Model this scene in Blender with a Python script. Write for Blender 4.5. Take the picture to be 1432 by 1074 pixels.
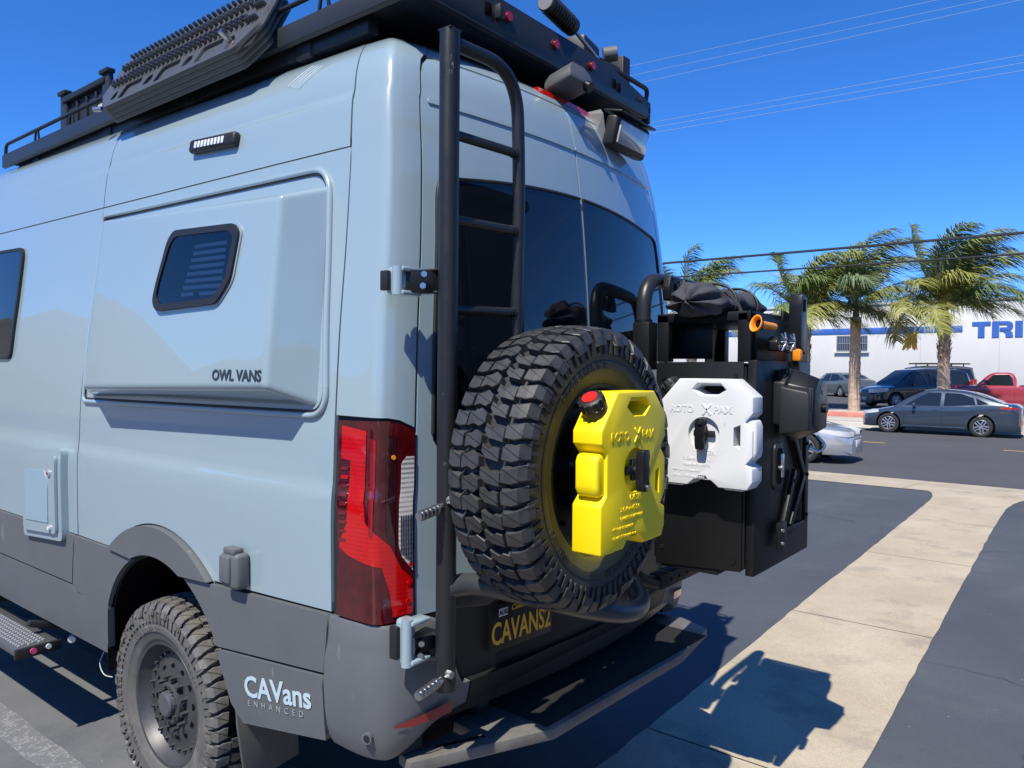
import bpy, bmesh, math, random
from bisect import bisect_right
from mathutils import Vector, Matrix
from mathutils.geometry import delaunay_2d_cdt
random.seed(7)
R = math.radians
scene = bpy.context.scene
for o in list(bpy.data.objects): bpy.data.objects.remove(o)

# ---------------------------------------------------------------- camera
CAM = Vector((-2.49, -1.665, 1.80))
YAW, PITCH, ROLL = R(51.5), R(-1.07), R(0.5)
_v = Vector((math.sin(YAW)*math.cos(PITCH), math.cos(YAW)*math.cos(PITCH), math.sin(PITCH)))
_r0 = Vector((math.cos(YAW), -math.sin(YAW), 0)); _u0 = _r0.cross(_v)
_r = _r0*math.cos(ROLL)+_u0*math.sin(ROLL); _u = _r.cross(_v)
cd = bpy.data.cameras.new('camera'); cam = bpy.data.objects.new('camera', cd)
scene.collection.objects.link(cam); scene.camera = cam
cd.sensor_width = 36; cd.sensor_fit = 'HORIZONTAL'; cd.lens = 1065/1432*36
cd.clip_start = .05; cd.clip_end = 3000
mw = Matrix.Identity(4)
for i in range(3): mw[i][0] = _r[i]; mw[i][1] = _u[i]; mw[i][2] = -_v[i]; mw[i][3] = CAM[i]
cam.matrix_world = mw

# ---------------------------------------------------------------- sky and sun
TO_SUN = Vector((-.67, -.125, 1.0)).normalized()
SUN_EL = math.asin(TO_SUN.z); SUN_AZ = math.atan2(TO_SUN.x, TO_SUN.y)
world = bpy.data.worlds.new('World'); scene.world = world; world.use_nodes = True
nt = world.node_tree; bg = nt.nodes['Background']
sky = nt.nodes.new('ShaderNodeTexSky'); sky.sky_type = 'NISHITA'; sky.sun_disc = False
sky.sun_elevation = SUN_EL; sky.sun_rotation = SUN_AZ
sky.altitude = 5000; sky.air_density = 1.5; sky.dust_density = 0.0; sky.ozone_density = 4.0
tint_ = nt.nodes.new('ShaderNodeMix'); tint_.data_type = 'RGBA'; tint_.blend_type = 'MULTIPLY'; tint_.inputs[0].default_value = 1; tint_.inputs[7].default_value = (.86, 1.15, 1.66, 1)
hsv_ = nt.nodes.new('ShaderNodeHueSaturation'); hsv_.inputs['Saturation'].default_value = 1.1
nt.links.new(sky.outputs[0], tint_.inputs[6]); nt.links.new(tint_.outputs[2], hsv_.inputs['Color']); nt.links.new(hsv_.outputs[0], bg.inputs[0]); bg.inputs[1].default_value = 0.091
sl = bpy.data.lights.new('sun', 'SUN'); sl.energy = 5.0; sl.angle = R(.53); sl.color = (1, .94, .81)
so = bpy.data.objects.new('sun', sl); scene.collection.objects.link(so)
so.rotation_euler = TO_SUN.to_track_quat('Z', 'Y').to_euler(); so.location = (-10, -3, 20)
scene.view_settings.view_transform = 'Standard'; scene.view_settings.look = 'None'
scene.view_settings.exposure = 0.46; scene.view_settings.gamma = 1.0; scene.view_settings.use_curve_mapping = False
scene.render.engine = 'CYCLES'; scene.render.resolution_x = 1024; scene.render.resolution_y = 768

# ---------------------------------------------------------------- materials
MATS = {}
def mat(name, col, rough=.5, metal=0., coat=0., var=.0, vscale=8., bump=0., bscale=60., spec=.5, col2=None, trans=0., emis=None, rvar=0., ior=1.45):
    if name in MATS: return MATS[name]
    m = bpy.data.materials.new(name); m.use_nodes = True; t = m.node_tree; b = t.nodes['Principled BSDF']
    b.inputs['Base Color'].default_value = (*col, 1); b.inputs['Roughness'].default_value = rough
    b.inputs['Metallic'].default_value = metal; b.inputs['Coat Weight'].default_value = coat
    b.inputs['Coat Roughness'].default_value = .02; b.inputs['Coat IOR'].default_value = 1.6
    b.inputs['Specular IOR Level'].default_value = spec; b.inputs['Transmission Weight'].default_value = trans
    b.inputs['IOR'].default_value = ior
    tc = None
    if var or bump or col2 or rvar:
        tc = t.nodes.new('ShaderNodeTexCoord')
    if var or col2 or rvar:
        n = t.nodes.new('ShaderNodeTexNoise'); n.inputs['Scale'].default_value = vscale; n.inputs['Detail'].default_value = 6; n.inputs['Roughness'].default_value = .65
        t.links.new(tc.outputs['Object'], n.inputs['Vector'])
        cr = t.nodes.new('ShaderNodeValToRGB'); cr.color_ramp.elements[0].position = .3; cr.color_ramp.elements[1].position = .7
        c2 = col2 or tuple(c*(1+var) for c in col); c1 = col if col2 else tuple(c*(1-var) for c in col)
        cr.color_ramp.elements[0].color = (*c1, 1); cr.color_ramp.elements[1].color = (*c2, 1)
        t.links.new(n.outputs[0], cr.inputs[0])
        if var or col2: t.links.new(cr.outputs[0], b.inputs['Base Color'])
        if rvar:
            mr = t.nodes.new('ShaderNodeMapRange'); mr.inputs[1].default_value = .3; mr.inputs[2].default_value = .7
            mr.inputs[3].default_value = max(.02, rough-rvar); mr.inputs[4].default_value = min(1, rough+rvar)
            t.links.new(n.outputs[0], mr.inputs[0]); t.links.new(mr.outputs[0], b.inputs['Roughness'])
    if bump:
        n2 = t.nodes.new('ShaderNodeTexNoise'); n2.inputs['Scale'].default_value = bscale; n2.inputs['Detail'].default_value = 4
        t.links.new(tc.outputs['Object'], n2.inputs['Vector'])
        bp = t.nodes.new('ShaderNodeBump'); bp.inputs['Strength'].default_value = bump; bp.inputs['Distance'].default_value = .004
        t.links.new(n2.outputs[0], bp.inputs['Height']); t.links.new(bp.outputs[0], b.inputs['Normal'])
    MATS[name] = m
    return m

paint = mat('van_paint', (.258, .342, .385), .30, coat=1.0, var=.012, vscale=1.5)
liner = mat('seam_liner', (.012, .016, .02), .7)
clad = mat('cladding_plastic', (.100, .107, .115), .48, var=.06, vscale=5, bump=.12, bscale=900)
black_paint = mat('black_powder_coat', (.008, .0085, .0095), .42, bump=.12, bscale=700, spec=.3)
black_satin = mat('black_satin', (.009, .0095, .011), .36, spec=.35, rvar=.06, vscale=6)
black_plastic = mat('black_plastic', (.014, .0145, .016), .48, bump=.1, bscale=500)
grey_tube = mat('textured_tube_black', (.015, .0155, .0175), .34, bump=.22, bscale=600, rvar=.08, vscale=14)
dark_void = mat('dark_void', (.004, .004, .005), .9, spec=.1)
rubber = mat('tyre_rubber', (.030, .030, .031), .62, var=.25, vscale=14, bump=.2, bscale=260)
rubber_dusty = mat('dusty_tyre_rubber', (.095, .092, .088), .78, var=.2, vscale=9, bump=.2, bscale=260)
rim_black = mat('black_rim', (.010, .010, .011), .35, rvar=.08)
rim_grey = mat('grey_rim', (.070, .070, .073), .46, metal=.45, var=.15, vscale=20)
steel = mat('bare_steel', (.55, .55, .56), .28, metal=1., var=.15, vscale=60)
glass_dark = mat('tinted_glass', (.004, .006, .010), .03, spec=.8)
yellow_pl = mat('yellow_plastic', (.86, .66, .004), .42, var=.03, vscale=5, bump=.08, bscale=250)
white_pl = mat('white_plastic', (.62, .63, .64), .45, var=.02, vscale=5, bump=.08, bscale=250)
red_lens = mat('red_lens', (.50, .001, .002), .12, coat=.8, var=.10, vscale=45)
dark_red = mat('dark_red_lens', (.055, .002, .004), .10, coat=.9, var=.45, vscale=22)
clear_lens = mat('clear_lens', (.42, .42, .42), .2, coat=1., var=.25, vscale=60)
orange_pl = mat('orange_plastic', (.75, .24, .01), .4)
white_decal = mat('pale_blue_decal', (.43, .55, .61), .5)
dark_decal = mat('dark_decal', (.02, .035, .05), .4)

def scuff(m, scale, thr, col, amt=1.):
    """sparse pale scrapes and dust: stretched noise, thresholded, mixed over the base colour"""
    t = m.node_tree; b = t.nodes['Principled BSDF']; L = t.links.new
    tc = t.nodes.new('ShaderNodeTexCoord'); mp = t.nodes.new('ShaderNodeMapping'); mp.inputs['Scale'].default_value = scale; L(tc.outputs['Object'], mp.inputs[0])
    n = t.nodes.new('ShaderNodeTexNoise'); n.inputs['Scale'].default_value = 1; n.inputs['Detail'].default_value = 7; n.inputs['Roughness'].default_value = .62; L(mp.outputs[0], n.inputs['Vector'])
    r = t.nodes.new('ShaderNodeValToRGB'); r.color_ramp.elements[0].position = thr; r.color_ramp.elements[1].position = thr+.06; r.color_ramp.elements[0].color = (0, 0, 0, 1); r.color_ramp.elements[1].color = (amt, amt, amt, 1); L(n.outputs[0], r.inputs[0])
    mx = t.nodes.new('ShaderNodeMix'); mx.data_type = 'RGBA'; L(r.outputs[0], mx.inputs[0])
    src = b.inputs['Base Color']
    if src.is_linked: L(src.links[0].from_socket, mx.inputs[6])
    else: mx.inputs[6].default_value = src.default_value
    mx.inputs[7].default_value = (*col, 1); L(mx.outputs[2], b.inputs['Base Color'])
scuff(clad, (14, 14, 5), .66, (.26, .25, .24), .55); scuff(grey_tube, (30, 30, 9), .665, (.22, .22, .22), .7)
scuff(black_paint, (26, 26, 7), .69, (.07, .068, .065), .6); scuff(rubber_dusty, (9, 9, 9), .56, (.17, .15, .13), .5); scuff(yellow_pl, (24, 24, 10), .69, (.45, .36, .05), .4); scuff(white_pl, (20, 20, 9), .66, (.42, .40, .36), .45)

paint.node_tree.nodes['Principled BSDF'].inputs['Coat IOR'].default_value = 1.6
def ribbed(m, c1, c2, scale, thr=.35):
    """moulded optics: fine ribs in the lens, darker between them"""
    t = m.node_tree; b = t.nodes['Principled BSDF']; L = t.links.new; tc = t.nodes.new('ShaderNodeTexCoord')
    w = t.nodes.new('ShaderNodeTexWave'); w.bands_direction = 'Z'; w.inputs['Scale'].default_value = scale; w.inputs['Distortion'].default_value = .3; L(tc.outputs['Object'], w.inputs['Vector'])
    n = t.nodes.new('ShaderNodeTexNoise'); n.inputs['Scale'].default_value = 9; n.inputs['Detail'].default_value = 3; L(tc.outputs['Object'], n.inputs['Vector'])
    mu = t.nodes.new('ShaderNodeMath'); mu.operation = 'MULTIPLY_ADD'; mu.inputs[1].default_value = .45; L(w.outputs['Fac'], mu.inputs[0]); L(n.outputs[0], mu.inputs[2])
    r = t.nodes.new('ShaderNodeValToRGB'); r.color_ramp.elements[0].position = thr; r.color_ramp.elements[1].position = thr+.45; r.color_ramp.elements[0].color = (*c1, 1); r.color_ramp.elements[1].color = (*c2, 1); L(mu.outputs[0], r.inputs[0]); L(r.outputs[0], b.inputs['Base Color'])
ribbed(red_lens, (.26, .0, .001), (.45, .002, .003), 24, .25); ribbed(clear_lens, (.16, .15, .15), (.55, .54, .53), 22)
# ---------------------------------------------------------------- helpers
COL = scene.collection
def link(o, parent=None):
    COL.objects.link(o)
    if parent is not None: o.parent = parent
    return o
def tag(o, label, cat, group=None, kind=None):
    if label: o['label'] = label
    if cat: o['category'] = cat
    if group: o['group'] = group
    if kind: o['kind'] = kind
    return o
def thing(name, label, cat, loc=(0, 0, 0), rz=0, group=None):
    o = bpy.data.objects.new(name, None); link(o); o.location = loc; o.rotation_euler = (0, 0, rz); o.empty_display_size = .2
    return tag(o, label, cat, group)
def struct(o): o['kind'] = 'structure'; return o
def copy_tree(o, parent=None):
    c = o.copy(); COL.objects.link(c)
    if parent is not None: c.parent = parent
    for ch in list(o.children): copy_tree(ch, c)
    return c
def mk(name, verts, faces, m, parent=None, smooth=None):
    me = bpy.data.meshes.new(name); me.from_pydata([tuple(v) for v in verts], [], faces); me.update()
    return fin(name, me, m, parent, smooth)
def fin(name, me, m, parent=None, smooth=None):
    if m: me.materials.append(m)
    if smooth is not None:
        me.shade_smooth(); me.set_sharp_from_angle(angle=R(smooth))
    o = bpy.data.objects.new(name, me); link(o, parent); return o
def from_bm(name, bm, m, parent=None, smooth=None):
    bmesh.ops.recalc_face_normals(bm, faces=bm.faces[:])
    me = bpy.data.meshes.new(name); bm.to_mesh(me); bm.free()
    return fin(name, me, m, parent, smooth)
def bbox_bm(bm, c, s, rot=None, bevel=0., seg=2):
    r = bmesh.ops.create_cube(bm, size=1.0); vs = r['verts']
    for v in vs: v.co = Vector((v.co.x*s[0], v.co.y*s[1], v.co.z*s[2]))
    if bevel:
        es = list({e for v in vs for e in v.link_edges})
        g = bmesh.ops.bevel(bm, geom=es, offset=bevel, segments=seg, affect='EDGES', profile=.5)
        vs = list({v for f in g['faces'] for v in f.verts} | {v for v in vs if v.is_valid})
    m = Matrix.Translation(Vector(c)) @ (rot.to_4x4() if rot else Matrix.Identity(4))
    for v in vs: v.co = m @ v.co
def box(name, c, s, m, parent=None, bevel=.004, rot=None, seg=2):
    bm = bmesh.new(); bbox_bm(bm, c, s, rot, min(bevel, .45*min(s)), seg); return from_bm(name, bm, m, parent, 40)
def euler(x=0, y=0, z=0):
    return Matrix.Rotation(R(z), 3, 'Z') @ Matrix.Rotation(R(y), 3, 'Y') @ Matrix.Rotation(R(x), 3, 'X')
def smooth_path(pts, n=8):
    P = [Vector(p) for p in pts]; out = []
    for i in range(len(P)-1):
        p0 = P[max(i-1, 0)]; p1 = P[i]; p2 = P[i+1]; p3 = P[min(i+2, len(P)-1)]
        for k in range(n):
            t = k/n
            out.append(.5*((2*p1)+(p2-p0)*t+(2*p0-5*p1+4*p2-p3)*t*t+(3*p1-p0-3*p2+p3)*t**3))
    out.append(P[-1]); return out
def arc_path(pts, rad, n=8):
    """polyline with its inner corners rounded to radius rad"""
    P = [Vector(p) for p in pts]; out = [P[0]]
    for i in range(1, len(P)-1):
        a, b, c = P[i-1], P[i], P[i+1]; d1 = (a-b); d2 = (c-b)
        l = min(rad, d1.length*.49, d2.length*.49); q1 = b+d1.normalized()*l; q2 = b+d2.normalized()*l
        for k in range(n+1):
            t = k/n; out.append((1-t)**2*q1+2*t*(1-t)*b+t*t*q2)
    out.append(P[-1]); return out
def tube_geo(path, rad, seg=14, caps=True):
    P = [Vector(p) for p in path]; V = []; F = []
    rr = rad if callable(rad) else (lambda t: rad)
    d0 = (P[1]-P[0]).normalized(); up = Vector((0, 0, 1)) if abs(d0.z) < .9 else Vector((0, 1, 0))
    n = (up-d0*up.dot(d0)).normalized()
    for i, p in enumerate(P):
        d = (P[min(i+1, len(P)-1)]-P[max(i-1, 0)]).normalized()
        n = (n-d*n.dot(d)).normalized(); b = d.cross(n); r = rr(i/(len(P)-1))
        for k in range(seg):
            a = 2*math.pi*k/seg; V.append(p+n*math.cos(a)*r+b*math.sin(a)*r)
    for i in range(len(P)-1):
        for k in range(seg):
            k2 = (k+1) % seg; F.append((i*seg+k, i*seg+k2, (i+1)*seg+k2, (i+1)*seg+k))
    if caps:
        F.append(tuple(range(seg-1, -1, -1))); F.append(tuple((len(P)-1)*seg+k for k in range(seg)))
    return V, F
def tube(name, path, rad, m, parent=None, seg=14):
    V, F = tube_geo(path, rad, seg); return mk(name, V, F, m, parent, 50)
def cyl(name, a, b, rad, m, parent=None, seg=20, smooth=50):
    V, F = tube_geo([a, b], rad, seg); return mk(name, V, F, m, parent, smooth)
def lathe_geo(prof, seg=64, closed=False):
    """profile (a, r) about the local Y axis"""
    V = []; F = []; n = len(prof)
    for k in range(seg):
        t = 2*math.pi*k/seg
        for a, r in prof: V.append((r*math.cos(t), a, r*math.sin(t)))
    for k in range(seg):
        k2 = (k+1) % seg
        for i in range(n-1 if not closed else n):
            j = (i+1) % n; F.append((k*n+i, k2*n+i, k2*n+j, k*n+j))
    return V, F
def lathe(name, prof, m, parent=None, seg=64, smooth=35, closed=False):
    V, F = lathe_geo(prof, seg, closed); return mk(name, V, F, m, parent, smooth)
def rounded(poly, rad, n=5):
    rad = rad if isinstance(rad, (list, tuple)) else [rad]*len(poly); out = []; N = len(poly)
    for i in range(N):
        a, b, c = Vector(poly[i-1]), Vector(poly[i]), Vector(poly[(i+1) % N]); r = rad[i]
        if r <= 0: out.append((b.x, b.y)); continue
        d1 = a-b; d2 = c-b; l = min(r, d1.length*.48, d2.length*.48); p = b+d1.normalized()*l; q = b+d2.normalized()*l
        for k in range(n+1):
            t = k/n; s = (1-t)**2*p+2*t*(1-t)*b+t*t*q; out.append((s.x, s.y))
    return out
def prism(name, poly, depth, m, parent=None, bevel=.0, mtx=None, seg=2, smooth=35, taper=None):
    """polygon in local (x, z), extruded along +y by depth"""
    bm = bmesh.new(); vs = [bm.verts.new((p[0], 0, p[1])) for p in poly]; f = bm.faces.new(vs)
    g = bmesh.ops.extrude_face_region(bm, geom=[f]); nv = [e for e in g['geom'] if isinstance(e, bmesh.types.BMVert)]
    for v in nv:
        v.co.y += depth
        if taper: v.co.x = taper[1][0]+(v.co.x-taper[1][0])*taper[0]; v.co.z = taper[1][1]+(v.co.z-taper[1][1])*taper[0]
    if bevel:
        bmesh.ops.recalc_face_normals(bm, faces=bm.faces[:])
        es = [e for e in bm.edges if len(e.link_faces) == 2 and e.calc_face_angle(0) > R(28)]
        bmesh.ops.bevel(bm, geom=es, offset=bevel, segments=seg, affect='EDGES', profile=.5, clamp_overlap=True)
    if mtx: bm.transform(mtx)
    return from_bm(name, bm, m, parent, smooth)
def resample(poly, step):
    out = []
    for i in range(len(poly)):
        a = Vector(poly[i]); b = Vector(poly[(i+1) % len(poly)]); n = max(1, int((b-a).length/step))
        for k in range(n): q = a+(b-a)*k/n; out.append((q.x, q.y))
    return out
def inside(pt, poly):
    x, y = pt; c = False; n = len(poly); j = n-1
    for i in range(n):
        xi, yi = poly[i]; xj, yj = poly[j]
        if (yi > y) != (yj > y) and x < (xj-xi)*(y-yi)/(yj-yi+1e-12)+xi: c = not c
        j = i
    return c
def patch_geo(poly, holes=(), step=.06, edge=.04, extra=()):
    loops = [resample(poly, edge)]+[resample(h, edge) for h in holes]
    V = []; E = []
    for l in loops:
        o = len(V); V += [Vector(p) for p in l]; E += [(o+i, o+(i+1) % len(l)) for i in range(len(l))]
    xs = [p[0] for p in poly]; ys = [p[1] for p in poly]
    sx, sy = step if isinstance(step, tuple) else (step, step)
    nx = int((max(xs)-min(xs))/sx); ny = int((max(ys)-min(ys))/sy)
    lv = list(V)
    for i in range(1, nx+1):
        for j in range(1, ny+1):
            p = (min(xs)+(max(xs)-min(xs))*(i-.5)/max(nx, 1), min(ys)+(max(ys)-min(ys))*(j-.5)/max(ny, 1))
            if inside(p, loops[0]) and not any(inside(p, h) for h in loops[1:]):
                if min((p[0]-q.x)**2+(p[1]-q.y)**2 for q in lv) > (edge*.35)**2: V.append(Vector(p))
    for p in extra: V.append(Vector(p))
    r = delaunay_2d_cdt(V, E, [], 1, 1e-6); out = []
    for f in r[2]:
        c = sum((r[0][i] for i in f), Vector((0, 0)))/len(f)
        if inside(c, loops[0]) and not any(inside(c, h) for h in loops[1:]): out.append(tuple(f))
    return r[0], out
def patch(name, poly, fn, m, parent=None, holes=(), step=.06, edge=.04, thick=.012, off=0., flip=False):
    """sheet over the surface fn(a, b) cut to the polygon, with a turned-in skirt of the given thickness and exact surface normals"""
    v2, fs = patch_geo(poly, holes, step, edge)
    e = 1e-3; P = []; N = []
    for q in v2:
        p = Vector(fn(q.x, q.y)); n = (Vector(fn(q.x+e, q.y))-Vector(fn(q.x-e, q.y))).cross(Vector(fn(q.x, q.y+e))-Vector(fn(q.x, q.y-e))).normalized()
        if flip: n = -n
        P.append(p+n*off); N.append(n)
    F = []
    for f in fs:
        a, b, c = (P[i] for i in f[:3])
        F.append(f if (b-a).cross(c-a).dot(N[f[0]]) > 0 else tuple(reversed(f)))
    cnt = {}
    for f in F:
        for i in range(len(f)):
            k = (f[i], f[(i+1) % len(f)]); cnt[k] = cnt.get(k, 0)+1
    nf = len(F); V = list(P); idx = {}
    if thick:
        def low(i):
            if i not in idx:
                idx[i] = (len(V), len(V)+1); V.append(P[i].copy()); V.append(P[i]-N[i]*thick)
            return idx[i]
        for (a, b) in list(cnt):
            if (b, a) not in cnt:
                a0, a1 = low(a); b0, b1 = low(b); F.append((b0, a0, a1, b1))
    me = bpy.data.meshes.new(name); me.from_pydata([tuple(v) for v in V], [], F); me.update()
    me.shade_smooth()
    nl = []
    for p in me.polygons:
        for li in p.loop_indices:
            nl.append(tuple(N[me.loops[li].vertex_index]) if p.index < nf else (0, 0, 0))
    me.normals_split_custom_set(nl)
    me.materials.append(m); o = bpy.data.objects.new(name, me); link(o, parent); return o
def text(name, body_, size, m, parent, mtx, extrude=.001, bold=0., space=1., align='LEFT', fn=None, sx=1., shear=0.):
    cu = bpy.data.curves.new(name, 'FONT'); cu.body = body_; cu.size = size; cu.extrude = extrude; cu.offset = bold
    cu.space_character = space; cu.align_x = align; cu.shear = shear; cu.resolution_u = 3
    o = bpy.data.objects.new(name, cu); COL.objects.link(o)
    me = bpy.data.meshes.new_from_object(o.evaluated_get(bpy.context.evaluated_depsgraph_get())); bpy.data.objects.remove(o)
    for v in me.vertices:
        c = Vector((v.co.x*sx, v.co.y, v.co.z))
        v.co = Vector(fn(c.x, c.y, c.z)) if fn else (mtx @ c)
    me.materials.clear(); me.update()
    return fin(name, me, m, parent)
def frame_m(o, x, y, z=None):
    """matrix with origin o and axes x, y (z = x cross y)"""
    x = Vector(x).normalized(); y = Vector(y).normalized(); z = Vector(z).normalized() if z else x.cross(y)
    M_ = Matrix.Identity(4)
    for i in range(3): M_[i][0] = x[i]; M_[i][1] = y[i]; M_[i][2] = z[i]; M_[i][3] = o[i]
    return M_
def boolean(o, cutter, op='DIFFERENCE'):
    md = o.modifiers.new('b', 'BOOLEAN'); md.object = cutter; md.operation = op; md.solver = 'EXACT'; md.material_mode = 'TRANSFER'
    dg = bpy.context.evaluated_depsgraph_get(); dg.update()
    me = bpy.data.meshes.new_from_object(o.evaluated_get(dg)); o.modifiers.clear(); old = o.data; o.data = me
    bpy.data.objects.remove(cutter)
    return o
# ---------------------------------------------------------------- ground
def ground_mat(name, c1, c2, big=.35, fine=90., rough=.85, speck=None, bump=.35, crack=0., stain=None):
    m = bpy.data.materials.new(name); m.use_nodes = True; t = m.node_tree; b = t.nodes['Principled BSDF']; L = t.links.new
    tc = t.nodes.new('ShaderNodeTexCoord')
    def noise(s, d=6, r=.6):
        n = t.nodes.new('ShaderNodeTexNoise'); n.inputs['Scale'].default_value = s; n.inputs['Detail'].default_value = d; n.inputs['Roughness'].default_value = r
        L(tc.outputs['Object'], n.inputs['Vector']); return n.outputs[0]
    def ramp(src, p0, p1, k0, k1):
        r = t.nodes.new('ShaderNodeValToRGB'); r.color_ramp.elements[0].position = p0; r.color_ramp.elements[1].position = p1
        r.color_ramp.elements[0].color = (*k0, 1); r.color_ramp.elements[1].color = (*k1, 1); L(src, r.inputs[0]); return r.outputs[0]
    def mix(f, a, bb, mode='MIX'):
        x = t.nodes.new('ShaderNodeMix'); x.data_type = 'RGBA'; x.blend_type = mode
        if isinstance(f, float): x.inputs[0].default_value = f
        else: L(f, x.inputs[0])
        L(a, x.inputs[6]); L(bb, x.inputs[7]); return x.outputs[2]
    col = ramp(noise(big, 8, .62), .33, .68, c1, c2)
    g = ramp(noise(fine, 3, .8), .3, .72, (.78, .78, .78), (1.2, 1.2, 1.2))
    col = mix(1.0, col, g, 'MULTIPLY')
    if stain:
        s = ramp(noise(stain[0], 5, .7), .52, .66, (1, 1, 1), stain[1]); col = mix(1.0, col, s, 'MULTIPLY')
    if speck:
        v = t.nodes.new('ShaderNodeTexVoronoi'); v.inputs['Scale'].default_value = speck[0]; L(tc.outputs['Object'], v.inputs['Vector'])
        s = ramp(v.outputs['Distance'], speck[1], speck[1]+.02, (1, 1, 1), (0, 0, 0))
        kc = t.nodes.new('ShaderNodeRGB'); kc.outputs[0].default_value = (*speck[2], 1)
        s2 = t.nodes.new('ShaderNodeMath'); s2.operation = 'MULTIPLY'; L(s, s2.inputs[0]); L(ramp(noise(1.3, 3), .5, .62, (0, 0, 0), (1, 1, 1)), s2.inputs[1])
        col = mix(s2.outputs[0], col, kc.outputs[0])
    if crack:
        vc = t.nodes.new('ShaderNodeTexVoronoi'); vc.feature = 'DISTANCE_TO_EDGE'; vc.inputs['Scale'].default_value = crack
        wv = t.nodes.new('ShaderNodeMix'); wv.data_type = 'RGBA'; wv.blend_type = 'ADD'; wv.inputs[0].default_value = .35; L(tc.outputs['Object'], wv.inputs[6]); nn_ = t.nodes.new('ShaderNodeTexNoise'); nn_.inputs['Scale'].default_value = 2.2; nn_.inputs['Detail'].default_value = 6; L(tc.outputs['Object'], nn_.inputs['Vector']); L(nn_.outputs[1], wv.inputs[7]); L(wv.outputs[2], vc.inputs['Vector'])
        c1_ = ramp(vc.outputs['Distance'], .0015, .006, (.45, .45, .45), (1, 1, 1)); msk = ramp(noise(.22, 2), .54, .60, (0, 0, 0), (1, 1, 1))
        one = t.nodes.new('ShaderNodeRGB'); one.outputs[0].default_value = (1, 1, 1, 1); col = mix(1.0, col, mix(msk, one.outputs[0], c1_), 'MULTIPLY')
    L(col, b.inputs['Base Color']); b.inputs['Roughness'].default_value = rough; b.inputs['Specular IOR Level'].default_value = .35
    bp = t.nodes.new('ShaderNodeBump'); bp.inputs['Strength'].default_value = bump; bp.inputs['Distance'].default_value = .004
    L(noise(fine*1.6, 3, .7), bp.inputs['Height']); L(bp.outputs[0], b.inputs['Normal'])
    return m
asphalt = ground_mat('sealed_asphalt', (.054, .060, .074), (.073, .080, .095), .5, 160, .8, speck=(9., .035, (.35, .34, .32)), stain=(1.1, (1.20, 1.19, 1.15)), crack=.55)
old_asphalt = ground_mat('worn_asphalt', (.105, .108, .115), (.15, .153, .16), .7, 190, .85, speck=(14., .04, (.38, .37, .35)), stain=(1.6, (.78, .79, .82)), bump=.5)
street_m = ground_mat('street_asphalt', (.058, .058, .066), (.082, .080, .086), .25, 60, .85)
concrete = ground_mat('tan_concrete', (.355, .295, .212), (.445, .385, .29), 1.1, 130, .88, stain=(1.7, (.74, .76, .80)), speck=(40., .06, (.62, .58, .5)))
sidewalk_m = ground_mat('pale_concrete', (.42, .39, .34), (.50, .47, .41), .5, 60, .9)
gravel_m = ground_mat('planter_gravel', (.34, .31, .27), (.52, .48, .43), 6., 18, .95, bump=.9)
red_kerb_m = ground_mat('red_kerb_paint', (.48, .16, .13), (.58, .24, .19), 2., 40, .8)
dirt = ground_mat('wide_ground', (.20, .18, .15), (.30, .27, .22), .05, 4, .95)
def sheet(name, poly, z, m, parent=None, zf=None, edge=3., step=3., holes=()):
    v2, fs = patch_geo(poly, holes, step, edge)
    V = [(q.x, q.y, zf(q.x, q.y) if zf else z) for q in v2]
    F = []
    for f in fs:
        a, b, c = (v2[i] for i in f[:3]); F.append(f if (b-a).cross(c-a) > 0 else tuple(reversed(f)))
    return mk(name, V, F, m, parent)
def rect(x0, y0, x1, y1): return [(x0, y0), (x1, y0), (x1, y1), (x0, y1)]
def wob(pts, n=10, amp=.015, sc=3.):
    """edge line with small irregular bites, as broken asphalt has"""
    out = []
    for i in range(len(pts)-1):
        a, b = Vector(pts[i]), Vector(pts[i+1]); d = b-a; nn = Vector((-d.y, d.x)).normalized(); k = max(3, int(d.length*n))
        for j in range(k): out.append(tuple(a+d*j/k+nn*random.gauss(0, amp)))
    out.append(tuple(pts[-1])); return out
LOT = -.16
def zg(x, y=0):
    """ground height: the car park is flat, the apron dips to the street, the far lot rises to the warehouse"""
    if x < 10.6: return 0.
    if x < 13.2: return LOT*(x-10.6)/2.6
    if x < 26.9: return LOT
    if x < 34.0: return LOT+.15+.20*(x-26.9)/7.1
    return .19+.008*(x-34.0)
g = sheet('ground', rect(-900, -900, 900, 900), -.30, dirt, edge=900, step=900); struct(g)
g = sheet('parking_lot', rect(-40, -40, 10.6, 60), -.002, asphalt, edge=6, step=6); struct(g)
g = sheet('parking_bay', wob([(-.42, 30), (-.42, -14)], 3, .01)+[(-14, -14), (-14, 30)], .001, old_asphalt, edge=2, step=2); struct(g)
g = mk('street', [(12.9, -80, LOT), (27.2, -80, LOT), (27.2, 120, LOT), (12.9, 120, LOT)], [(0, 1, 2, 3)], street_m); struct(g)
# drainage strip of cast concrete slabs, edges bitten by the sealcoat
EL = wob([(-6, .10), (.42, .15), (2.4, .195), (4.1, .25), (5.68, .28), (7.84, .34), (9.6, .385), (10.1, .43), (10.4, .50), (10.66, .62)], 6, .0028)
ER = wob([(-6, -.99), (1.2, -.79), (2.4, -.745), (3.9, -.695), (6.2, -.62), (8.02, -.56), (9.5, -.53), (10.1, -.57), (10.4, -.64), (10.66, -.76)], 6, .0028)
strip = bpy.data.objects.new('drainage_strip', None); link(strip); struct(strip)
def ycut(line, x):
    for i in range(len(line)-1):
        a, b = line[i], line[i+1]
        if min(a[0], b[0]) <= x <= max(a[0], b[0]) and a[0] != b[0]: return a[1]+(b[1]-a[1])*(x-a[0])/(b[0]-a[0])
    return line[-1][1]
JX = [-5.9, -3.6, -1.35, .92, 3.32, 5.72, 8.0, 10.64]
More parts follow.
